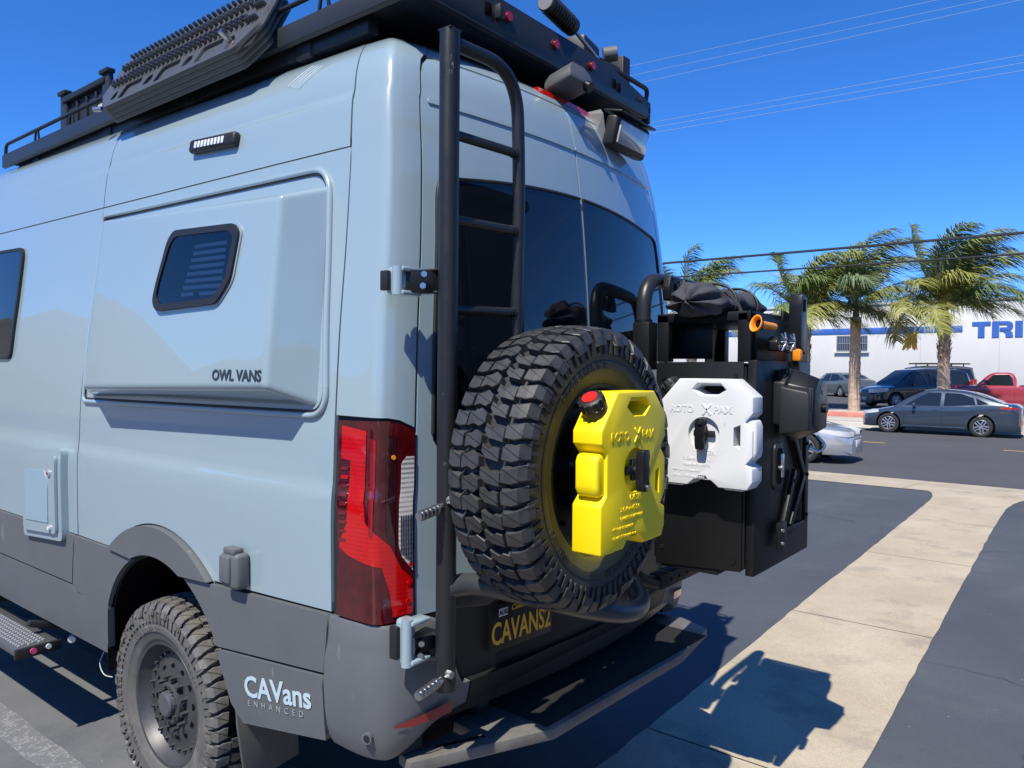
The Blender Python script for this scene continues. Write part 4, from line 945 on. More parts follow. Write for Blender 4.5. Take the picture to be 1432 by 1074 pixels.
    for k, (t_, s_) in enumerate((('2 Gallons / 7.5 L', .016), ('DANGER FLAMMABLE' if cap_red else 'DRINKING WATER', .013), ('KEEP OUT OF SUNLIGHT', .010), ('DO NOT STORE IN VEHICLE', .010))):
        tt = text('moulded_lettering', t_, s_, m, can, tm((-.22 if k < 2 else -.33)*w, (-.26-.055*k)*h), .0012, .0002, 1.0); tt['kind'] = 'stuff'
    return can
make_can('fuel_can', 'bright yellow flat fuel can with a red cap, mounted on the spare wheel', yellow_pl, .358, .432, .092, (-.608, -.612, 1.527), 0, True, 'DIESEL')
make_can('water_can', 'white flat water can mounted on the side of the black storage box', white_pl, .372, .400, .098, (.168, -.463, 1.573), R(-90), False, 'WATER')['category'] = 'water can'
# mount between wheel and yellow can
cyl('can_mount', Vector((0, -.05, 0)), Vector((0, -.16, 0)), .05, black_plastic, spare, 20); box('can_mount_plate', (0, -.148, 0), (.10, .008, .10), black_plastic, spare, .004)

# ---------------------------------------------------------------- storage box on the passenger door
BX = thing('storage_box', 'tall black metal storage box carried on the passenger side rear door', 'storage box', (.58, -.40, 1.04))
def B_(p): return Vector(p)-BX.location
x0, x1, y0, y1, z0, z1 = .27, .885, -.60, -.205, 1.045, 1.838
def bpanel(n, c, s, m=black_paint, bev=.003, rot=None, par=BX): return box(n, B_(c), s, m, par, bev, rot)
bpanel('box_body', ((x0+x1)/2, (y0+y1)/2+.012, (z0+z1)/2), (x1-x0-.004, y1-y0-.03, z1-z0-.01), black_paint, .006)
sp_ = prism('side_plate', [(-.575, 1.050), (-.222, 1.028), (-.222, 1.836), (-.575, 1.838)], .006, black_paint, BX, .0015, Matrix.Translation(B_((x0-.006, 0, 0))) @ Matrix(((0, 1, 0, 0), (1, 0, 0, 0), (0, 0, 1, 0), (0, 0, 0, 1))))
for (y, z) in ((-.25, 1.775), (-.545, 1.785), (-.25, 1.10), (-.545, 1.085)): cyl('rivet', B_((x0-.006, y, z)), B_((x0-.011, y, z)), .009, black_satin, BX, 12)
# door of the box
dr = bpanel('box_door', ((x0+x1)/2+.002, y0-.006, (z0+z1)/2), (x1-x0+.01, .034, z1-z0+.012), black_paint, .004)
cyl('door_hinge_rod', B_((x0-.003, y0+.018, z0+.02)), B_((x0-.003, y0+.018, z1-.02)), .006, black_satin, BX, 10)
fy = y0-.0235
lt = prism('latch_surround', rounded([(.445, 1.34), (.545, 1.34), (.545, 1.525), (.445, 1.525)], .035, 5), .012, black_plastic, BX, .004, Matrix.Translation(B_((0, fy-.010, 0))))
prism('latch_recess', rounded([(.465, 1.362), (.525, 1.362), (.525, 1.503), (.465, 1.503)], .026, 5), .003, dark_void, BX, 0, Matrix.Translation(B_((0, fy-.0125, 0))))
box('latch_handle', B_((.497, fy-.020, 1.435)), (.022, .012, .095), steel, BX, .005); cyl('latch_key', B_((.485, fy-.012, 1.425)), B_((.485, fy-.026, 1.425)), .011, steel, BX, 12)
# open truss bracket low on the door
tw = .030
def bar(p, q, n='truss_bar'):
    p, q = Vector(p), Vector(q); d = (q-p); a = math.atan2(d.z, d.x)
    return box(n, B_((p+q)/2), (d.length, .016, tw), black_paint, BX, .002, Matrix.Rotation(-a, 3, 'Y'))
ty_ = fy-.012
bar((.80, ty_, 1.56), (.80, ty_, 1.17)); bar((.64, ty_-.001, 1.55), (.78, ty_-.001, 1.37)); bar((.61, ty_-.002, 1.18), (.78, ty_-.002, 1.37)); bar((.53, ty_, 1.165), (.81, ty_, 1.165)); bar((.52, ty_-.003, 1.18), (.66, ty_-.003, 1.40)); bar((.64, ty_+.001, 1.57), (.81, ty_+.001, 1.57))
box('bracket_tab', B_((.475, ty_-.016, 1.165)), (.075, .022, .105), black_paint, BX, .006)
for z in (1.14, 1.19): cyl('tab_bolt', B_((.448, ty_-.026, z)), B_((.448, ty_-.036, z)), .007, steel, BX, 8)
for (x, z) in ((.80, 1.50), (.80, 1.37), (.80, 1.20), (.64, 1.36)): cyl('truss_bolt', B_((x, ty_-.008, z)), B_((x, ty_-.015, z)), .008, black_satin, BX, 8)
# raised tray on top: posts, rails and panels
for (x, y) in ((x0+.03, y0+.03), (x1-.03, y0+.03), (x0+.03, y1-.03), (x1-.03, y1-.03)):
    bpanel('tray_post', (x, y, 1.93), (.05, .05, .185), black_paint, .003)
bpanel('tray_rail', (x0+.012, (y0+y1)/2, 2.010), (.014, y1-y0-.01, .034), black_paint, .002)
bpanel('tray_rail', ((x0+x1)/2, y0+.012, 2.010), (x1-x0, .014, .034), black_paint, .002)
bpanel('tray_rail', (x1-.012, (y0+y1)/2, 2.010), (.014, y1-y0-.01, .034), black_paint, .002)
bpanel('tray_floor', ((x0+x1)/2, (y0+y1)/2, 1.9915), (x1-x0-.04, y1-y0-.04, .006), black_paint, .001)
bpanel('tray_side', (x0+.10, y1-.10, 1.925), (.006, .20, .15), black_satin, .002)
bpanel('tool_panel', ((x0+x1)/2+.02, y0-.006, 1.925), (x1-x0-.02, .008, .165), black_paint, .003)
bpanel('tool_panel', (x1-.15, y0-.002, 2.0), (.30, .012, .06), black_paint, .004, euler(y=8))
# hoop and arm that carry the box on the door
hp = arc_path([B_(p) for p in ((.245, -.165, 1.62), (.245, -.165, 2.175), (.90, -.165, 2.175), (.90, -.165, 1.05))], .13, 12)
tube('carrier_hoop', hp, .030, mat('hoop_black', (.020, .021, .023), .32, bump=.15, bscale=600), BX, 22)
cyl('hoop_collar', B_((.245, -.165, 1.995)), B_((.245, -.165, 2.005)), .036, black_paint, BX, 20)
bpanel('hoop_sleeve', (.245, -.172, 1.90), (.075, .075, .19), black_paint, .006)
tube('carrier_leg', smooth_path([B_(p) for p in ((.02, -.14, 1.45), (.03, -.18, 1.20), (.08, -.22, 1.03), (.20, -.24, .965), (.34, -.245, .955))], 8), .028, black_paint, BX, 18)
arm = bpanel('carrier_arm', (.47, -.245, .965), (.50, .06, .06), black_paint, .006)
for k in range(5): cyl('arm_hole', B_((.30+.07*k, -.274, .965)), B_((.30+.07*k, -.2762, .965)), .007, dark_void, arm, 10)
bpanel('carrier_shelf', (.42, -.36, 1.030), (.30, .24, .02), black_paint, .004)

# ---- faceted black utility case hung on the box door
uc = thing('utility_case', 'faceted black plastic case hung high on the storage box door', 'case', (.66, -.62, 1.55))
def C_(p): return Vector(p)-uc.location
prism('case_back', [(.425, 1.60), (.665, 1.545), (.68, 1.72), (.655, 1.80), (.50, 1.815), (.425, 1.76)], .045, black_plastic, uc, .006, Matrix.Translation(C_((0, fy-.05, 0))))
pr = prism('case_front', [(.44, 1.565), (.52, 1.53), (.665, 1.545), (.685, 1.67), (.66, 1.79), (.52, 1.815), (.45, 1.755)], -.095, black_satin, uc, .006, Matrix.Translation(C_((0, fy-.05, 0))), taper=(.72, (.56, 1.68)))
prism('case_lobe', [(.405, 1.565), (.50, 1.55), (.525, 1.66), (.505, 1.765), (.415, 1.745)], -.105, black_plastic, uc, .006, Matrix.Translation(C_((0, fy-.035, 0))), taper=(.78, (.48, 1.65)))
box('case_buckle', C_((.44, fy-.138, 1.70)), (.022, .02, .085), black_plastic, uc, .004); cyl('case_knob', C_((.60, fy-.142, 1.66)), C_((.60, fy-.156, 1.66)), .018, black_satin, uc, 16)
tube('case_hook', smooth_path([C_(p) for p in ((.66, fy-.10, 1.545), (.66, fy-.13, 1.51), (.65, fy-.11, 1.485), (.63, fy-.08, 1.50))], 6), .007, steel, uc, 8)
text('case_mark', 'X', .07, mat('case_mark_grey', (.05, .055, .06), .4), uc, Matrix.Translation(C_((.53, fy-.1455, 1.715))) @ Matrix.Rotation(R(90), 4, 'X'), .001, .001)
# ---- rolled dark fabric bag lashed on top
bag = thing('rolled_bag', 'dark charcoal fabric roll bag lying on top of the storage box', 'bag', (.455, -.40, 2.03))
V = []; F = []; nx, na = 46, 44
fab = mat('charcoal_fabric', (.045, .045, .058), .85, var=.15, vscale=30, bump=.3, bscale=700)
rnd = random.Random(3)
ph = [rnd.uniform(0, 6.28) for _ in range(12)]
for i in range(nx+1):
    t = i/nx; x = -.31+.64*t
    env = min(1, (t/.10)**.5) if t < .10 else (min(1, ((1-t)/.10)**.5) if t > .9 else 1)
    env = max(env, .12)
    for k in range(na):
        a = 2*math.pi*k/na; pleat = max(0, 1-t/.30)**1.2+max(0, (t-.75)/.25)**1.5
        r = (.090-.018*t+.006*math.sin(9*t+ph[0]))*env*(1+.11*pleat*math.sin(9*a+ph[1]+3*t)+.06*math.sin(3*a+7*t+ph[2])+.06*math.sin(5*a-19*t+ph[3])+.05*math.sin(26*t+2*a+ph[4])+.03*math.sin(38*t-4*a+ph[5]))
        zz = r*math.sin(a)*(.86 if math.sin(a) > 0 else .6); V.append((x+.02*pleat*math.sin(7*a), r*math.cos(a)*1.18, zz+.03))
for i in range(nx):
    for k in range(na): k2 = (k+1) % na; F.append((i*na+k, i*na+k2, (i+1)*na+k2, (i+1)*na+k))
F.append(tuple(range(na-1, -1, -1))); F.append(tuple(nx*na+k for k in range(na)))
bg_o = mk('bag_cloth', V, F, fab, bag, 70)
cyl('drawstring_knot', (-.295, 0, .03), (-.318, .004, .026), .012, black_plastic, bag, 10)
for xs, dy in ((-.09, -.02), (.13, .0)):
    P = [Vector((xs+.012*math.sin(a), .104*math.cos(a)+dy*0, .034+(.083 if math.sin(a) > 0 else .058)*math.sin(a))) for a in [R(d) for d in range(-40, 221, 13)]]
    P = [Vector((xs-.02, -.10, -.12)), Vector((xs-.012, -.108, -.03))][:2] and P
    tube('strap', P, .0055, black_plastic, bag, 8)
tube('strap_tail', smooth_path([(-.10, -.06, .085), (-.085, -.112, .02), (-.075, -.125, -.06), (-.07, -.115, -.15)], 6), .008, mat('webbing', (.03, .032, .036), .8), bag, 8)
# ---- orange handled tools clipped behind the panel
sh = thing('orange_scoop', 'hollow orange scoop handle clipped to the panel above the storage box', 'scoop', (.285, -.635, 1.975))
V = []; F = []
sec = [(-.075, .036, .050), (-.055, .030, .042), (-.03, .022, .026), (.0, .020, .021), (.14, .019, .020)]
n = 20
for (x, ry, rz_) in sec:
    for k in range(n): a = 2*math.pi*k/n; V.append((x+(.02*math.sin(a) if x < -.06 else 0), ry*math.cos(a), rz_*math.sin(a)))
for i in range(len(sec)-1):
    for k in range(n): k2 = (k+1) % n; F.append((i*n+k, i*n+k2, (i+1)*n+k2, (i+1)*n+k))
F.append(tuple(4*n+k for k in range(n)))
sc = mk('scoop_shell', V, F, orange_pl, sh, 50)
md = sc.modifiers.new('s', 'SOLIDIFY'); md.thickness = .005
prism('scoop_inside', [(.028*math.cos(2*math.pi*k/16), .038*math.sin(2*math.pi*k/16)) for k in range(16)], .003, dark_void, sh, 0, Matrix.Translation((-.035, 0, 0)) @ Matrix.Rotation(R(90), 4, 'Z'))
sh.rotation_euler = (0, R(3), R(-8)); sh.scale = (.66, .66, .66)
qf = thing('quick_fist_clamp', 'black rubber tool clamps with chrome clips below the orange scoop', 'clamp', (.43, -.635, 1.905))
for k in range(2):
    x = -.05+.12*k
    prism('clamp_body', rounded([(-.05, -.03), (.05, -.03), (.055, .01), (.03, .035), (-.03, .035), (-.055, .01)], .012, 4), -.05, black_satin, qf, .008, Matrix.Translation((x, .005, 0)), 3, 50)
    tube('clamp_clip', smooth_path([(x-.02, -.05, .045), (x, -.062, .02), (x+.012, -.06, .03), (x+.03, -.05, .05)], 5), .006, steel, qf, 8); tube('clamp_clip', smooth_path([(x-.01, -.05, -.03), (x+.004, -.062, .0), (x+.02, -.06, -.02)], 5), .006, steel, qf, 8)
    cyl('clamp_pin', (x+.005, -.045, .008), (x+.005, -.064, .008), .010, steel, qf, 10)
qf.scale = (.8, .8, .85)
th = thing('tool_handle', 'upright black tool handle with an orange foot at the corner of the storage box', 'tool', (.665, -.635, 1.87))
prism('handle_grip', rounded([(-.035, .03), (.03, .0), (.042, .12), (.030, .24), (-.020, .25), (-.034, .20)], .012, 3), -.05, black_satin, th, .008, Matrix.Translation((0, .02, 0)), 3, 40)
prism('handle_slot', rounded([(-.014, .175), (.012, .175), (.012, .225), (-.012, .225)], .006, 3), .002, dark_void, th, 0, Matrix.Translation((0, -.0325, 0)))
box('orange_foot', (-.018, -.012, .0), (.030, .035, .050), orange_pl, th, .008); box('handle_rod', (0, 0, -.0), (.03, .03, .16), black_satin, th, .006)
# ---- mount brackets beside the hoop
for i, x in enumerate((.37, .50)):
    mb = thing('maglock_bracket', ('black perforated bracket beside the hoop, behind the rolled bag', 'black perforated bracket further from the hoop, behind the rolled bag')[i], 'bracket', (x+.02, -.215, 2.09), 0, 'perforated brackets behind the bag')
    prism('bracket_body', rounded([(-.05, 0), (.05, 0), (.055, .04), (.035, .095), (-.04, .10), (-.055, .05)], .008, 3), .03, black_paint, mb, .003, Matrix.Translation((0, -.015, 0)))
    for (dx, dz, rr_) in ((0, .055, .018), (-.035, .02, .006), (.035, .02, .006), (-.03, .085, .005), (.03, .08, .005)): cyl('bracket_hole', (dx, -.014, dz), (dx, -.0165, dz), rr_, dark_void, mb, 14)
# ---------------------------------------------------------------- roof rack and what it carries
RK = thing('roof_rack', 'long flat black roof rack with side rails on top of the van', 'roof rack', (0, 1.8, 2.96))
def K_(p): return Vector(p)-RK.location
rkm = mat('rack_black', (.016, .017, .020), .42, bump=.1, bscale=500)
side_m = mat('rack_side_grey', (.020, .022, .026), .42, bump=.1, bscale=500)
XH, YB, YF = .80, .115, 3.62
prism('rack_deck', rounded([(-XH+.02, YB+.06), (XH-.02, YB+.06), (XH-.02, YF-.05), (-XH+.02, YF-.05)], .03, 3), .012, mat('deck_dark', (.008, .008, .009), .7), RK, .002, Matrix.Translation(K_((0, 0, 3.018))) @ Matrix(((1, 0, 0, 0), (0, 0, 1, 0), (0, -1, 0, 0), (0, 0, 0, 1))))
for k in range(12):
    y = .32+.27*k; box('cross_bar', K_((0, y, 3.028)), (2*XH-.06, .05, .022), rkm, RK, .004)
for s in (-1, 1):
    prism('side_beam', [(0, 2.992), (.018, 2.985), (.022, 3.058), (0, 3.064)], YF-YB, side_m, RK, .002, Matrix.Translation(K_((s*XH-(0 if s < 0 else .022), YB, 0))))
    box('mount_skirt', K_((s*.735, 1.9, 2.975)), (.05, 3.1, .06), rkm, RK, .004)
    tube('side_rail', arc_path([K_(p) for p in ((s*(XH-.012), YF-.02, 3.05), (s*(XH-.012), YF-.03, 3.125), (s*(XH-.012), YB+.06, 3.135), (s*(XH-.012), YB+.05, 3.06))], .04, 6), .0095, rkm, RK, 10)
    for y in (.55, 1.05, 1.62, 2.2, 2.66, 3.12):
        for d in (-.022, .022): box('rail_stanchion', K_((s*(XH-.012), y+d, 3.095)), (.010, .012, .075), rkm, RK, .002, euler(x=(-12 if d < 0 else 12)))
    for y in (.7, 1.5, 2.3, 3.2): box('rack_foot', K_((s*.74, y, 2.965)), (.06, .09, .06), black_plastic, RK, .01)
# rear beam with red marker lights, open slots and end rails
rb = prism('rear_beam', [(-XH, 3.045), (-XH+.04, 3.0), (XH-.04, 3.0), (XH, 3.045), (XH, 3.085), (.42, 3.150), (-.42, 3.150), (-XH, 3.085)], .024, rkm, RK, .003, Matrix.Translation(K_((0, YB, 0))))
box('rear_lip', K_((0, YB+.07, 3.008)), (2*XH-.10, .16, .010), rkm, RK, .003)
tube('end_rail', arc_path([K_(p) for p in ((.40, YB+.012, 3.150), (XH-.01, YB+.012, 3.150), (XH-.01, YB+.03, 3.06))], .03, 6), .011, rkm, RK, 12)
tube('end_rail', arc_path([K_(p) for p in ((-.40, YB+.012, 3.150), (-XH+.01, YB+.012, 3.150), (-XH+.01, YB+.03, 3.06))], .03, 6), .011, rkm, RK, 12)
for x in (-.30, .0, .27):
    cyl('marker_light', K_((x, YB+.002, 3.095)), K_((x, YB-.014, 3.095)), .017, red_lens, RK, 14)
    cyl('marker_bezel', K_((x, YB+.002, 3.095)), K_((x, YB-.006, 3.095)), .022, black_plastic, RK, 14)
for x in (-.42, .40): box('rail_post', K_((x, YB+.012, 3.12)), (.02, .02, .06), rkm, RK, .003)
box('tie_slot', K_((-.41, YB-.002, 3.085)), (.035, .004, .045), dark_void, RK, .001); box('tie_tab', K_((-.355, YB-.012, 3.09)), (.03, .025, .05), side_m, RK, .003)
box('tie_slot', K_((.46, YB-.002, 3.078)), (.022, .004, .04), dark_void, RK, .001); box('tie_slot', K_((.50, YB-.002, 3.072)), (.022, .004, .04), dark_void, RK, .001)
text('rack_badge', 'OWL', .028, side_m, RK, Matrix.Translation(K_((.66, YB-.0005, 3.062))) @ Matrix.Rotation(R(90), 4, 'X'), .001)
box('awning_case', K_((.74, 1.3, 2.985)), (.10, 2.2, .085), rkm, RK, .012)
# ---- traction boards, four nested, leaning against the rack
tl_n = Vector((-.88, 0, .475)).normalized(); tl_u = Vector((.475, 0, .88)).normalized(); LN = 1.30; BW = .335
bsm = mat('board_black', (.070, .073, .078), .36, bump=.15, bscale=300, rvar=.1, vscale=12)
def board_pts(): return rounded([(0.10, 0), (LN-.12, 0), (LN, .10), (LN-.02, BW-.03), (LN-.10, BW), (.08, BW), (.01, BW-.05), (0, .09)], .02, 3)
BO = Vector((-.925, .80, 2.975))
peg_me = None
names = ['top black traction board with rows of studs, leaning on the roof rack', 'second black traction board in the stack, just under the studded top one', 'third black traction board down in the stack on the roof rack', 'bottom black traction board of the stack, against the roof rack']
for bI in range(4):
    o = BO-tl_n*(.023*bI)+Vector((0, .012*bI, 0))
    tb = thing('traction_board', names[bI], 'traction board', o, 0, 'traction boards stacked on the rack')
    # local frame: x -> +Y along the van, y -> up the slope, z -> outward normal
    M_ = Matrix.Identity(4)
    for i in range(3): M_[i][0] = (0, 1, 0)[i]; M_[i][1] = tl_u[i]; M_[i][2] = tl_n[i]
    bp = board_pts(); c = (LN/2, BW/2)
    holes = []
    if bI == 0:
        for (a, b_) in ((.10, .20), (.26, .50), (.56, .60), (.66, .90), (.96, 1.0), (1.06, 1.18)):
            pass
    V = []; F = []
    def add(poly2, z0_, z1_, k1=1., hl=()):
        v2, fs = patch_geo(poly2, hl, .09, .05); o_ = len(V)
        for q in v2: V.append(M_ @ Vector((c[0]+(q.x-c[0])*k1, c[1]+(q.y-c[1])*k1, z1_)))
        for f in fs:
            a, b2, c2 = (v2[i] for i in f[:3]); F.append(tuple(o_+i for i in (f if (b2-a).cross(c2-a) > 0 else f[::-1])))
        for lp in [poly2]+list(hl):
            r_ = resample(lp, .05); o2 = len(V); n_ = len(r_)
            for (x, y) in r_: V.append(M_ @ Vector((c[0]+(x-c[0])*k1, c[1]+(y-c[1])*k1, z1_))); V.append(M_ @ Vector((x, y, z0_)))
            for i in range(n_): j = (i+1) % n_; F.append((o2+2*i, o2+2*i+1, o2+2*j+1, o2+2*j))
    hl = []
    if bI == 0:
        for (xa, xb, yb, yt) in ((1.10, 1.16, .035, .085), (.88, 1.07, .020, .105), (.77, .85, .035, .088), (.55, .74, .020, .105), (.44, .52, .035, .088), (.22, .41, .020, .105)):
            hl.append(rounded([(xa, yb), (xb, yb), (xb-.015, yt), (xa+.015, yt)], .02, 3))
        hl.append(rounded([(.10, .025), (.18, .020), (.19, .085), (.16, .09)], .012, 3))
        hl.append(rounded([(.18, .172), (1.12, .172), (1.15, .195), (1.12, .213), (.18, .210), (.14, .19)], .015, 3))
        hl.append(rounded([(.20, .262), (1.12, .262), (1.15, .278), (1.12, .293), (.20, .292), (.16, .277)], .012, 3))
    add(bp, -.014, .0, .985, hl)
    bd_ = mk('board_plate', V, F, bsm, tb)
    V = []; F = []
    add([(p[0], p[1]) for p in bp], -.020, -.012, 1.0); mk('board_rim', V, F, bsm, tb)
    if bI == 0:
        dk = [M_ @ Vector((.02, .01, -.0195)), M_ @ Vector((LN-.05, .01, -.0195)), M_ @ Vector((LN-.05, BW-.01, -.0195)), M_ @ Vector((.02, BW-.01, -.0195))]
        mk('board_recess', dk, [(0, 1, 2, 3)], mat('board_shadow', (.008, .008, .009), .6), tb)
        V, F = tube_geo([(0, 0, -.004), (0, 0, .016), (0, 0, .022)], lambda t: .0085 if t < .6 else .0045, 8)
        pm_ = bpy.data.meshes.new('stud'); pm_.from_pydata([tuple(v) for v in V], [], F); pm_.materials.append(mat('stud_black', (.035, .036, .039), .22, spec=.7)); pm_.shade_smooth(); pm_.set_sharp_from_angle(angle=R(50))
        for row, yy in enumerate((.105, .145, .232, .318)):
            pass
        for row, yy in enumerate((.128, .153, .228, .248, .310)):
            nst = 30
            for k in range(nst):
                x = .10+k*(LN-.22)/(nst-1)+(.018 if row % 2 else 0)
                s_ = bpy.data.objects.new('stud', pm_); link(s_, tb); s_.matrix_local = Matrix.Translation(M_ @ Vector((x, yy, .0))) @ M_.to_3x3().to_4x4()
        for k in range(3):
            for j in range(3): s_ = bpy.data.objects.new('stud', pm_); link(s_, tb); s_.matrix_local = Matrix.Translation(M_ @ Vector((.045+.028*k*0+.03*j*0+.022*k, .13+.07*j, .0))) @ M_.to_3x3().to_4x4()
        p = M_ @ Vector((.165, .055, .0)); cyl('mount_pin', p, p+tl_n*.05, .012, steel, tb, 10)
        p = M_ @ Vector((LN-.01, .06, -.03)); cyl('mount_pin', p-Vector((0, -.02, 0)), p+Vector((-.02, .06, .0)), .012, steel, tb, 10)
# ---- black cargo case on the rack, farther forward
cg = thing('cargo_case', 'black upright cargo case standing on the roof rack in front of the traction boards', 'case', (-.28, 3.2, 2.97))
box('case_body', (0, 0, .25), (.42, .58, .46), mat('case_black', (.018, .019, .022), .45), cg, .015)
for y in (-.29, .29):
    box('case_post', (-.215, y, .26), (.03, .09, .50), mat('case_post', (.022, .024, .028), .4), cg, .008); box('post_cap', (-.22, y, .52), (.05, .11, .025), black_plastic, cg, .006)
box('case_rail', (-.225, 0, .475), (.03, .58, .035), black_plastic, cg, .006)
for k in range(3): box('case_rib', (-.215, -.15+.13*k, .24), (.02, .02, .40), black_plastic, cg, .004)
lb = box('case_label', (-.2125, -.20, .25), (.004, .10, .22), mat('label_pale', (.35, .40, .42), .5), cg, .001)
# ---- jack handle and tools at the back of the rack
jk = thing('jack_handle', 'black grip and steel rod of a hand tool leaning across the rear of the rack', 'tool', (-.02, .30, 3.17))
a, b = Vector((-.02, -.17, .085)), Vector((.195, -.15, .066)); d = (b-a)
cyl('grip', a, b, .038, black_plastic, jk, 22); cyl('grip_cap', a-d.normalized()*.004, a, .034, mat('grip_cap_grey', (.16, .16, .16), .5), jk, 22)
for k in range(9): q = a+d*(.15+.085*k); V, F = tube_geo([q-d*.018, q+d*.018], .0405, 22); mk('grip_rib', V, F, black_satin, jk, 50)
cyl('rod', b, Vector((.52, -.14, -.03)), .009, steel, jk, 10)
gb = thing('gear_block', 'black winch-like tool body strapped down at the rear of the roof rack', 'tool', (.58, .34, 3.05))
box('block', (-.10, 0, .18), (.19, .18, .18), black_plastic, gb, .02, euler(z=10)); box('block', (.06, .02, .13), (.30, .16, .22), black_satin, gb, .012, euler(z=-4)); box('block_end', (.23, .0, .16), (.07, .17, .27), black_plastic, gb, .006)
cyl('block_knob', (.05, -.06, .25), (.09, -.11, .26), .035, mat('knob_grey', (.12, .12, .12), .4), gb, 16); tube('block_wire', smooth_path([(.0, -.09, .2), (.05, -.11, .17), (.12, -.10, .14), (.14, -.09, .08)], 5), .008, black_plastic, gb, 8)
cyl('shackle', (.13, -.12, .14), (.13, -.135, .09), .014, steel, gb, 10)
gw = thing('work_glove', 'tan leather strap end tucked behind the rear rail of the rack', 'strap', (.60, .22, 3.05))
tube('strap_loop', smooth_path([(-.05, 0, .05), (0, -.03, .08), (.05, -.02, .06), (.12, 0, .02), (.16, .02, .0)], 6), .014, mat('tan_leather', (.35, .27, .16), .8), gw, 8)
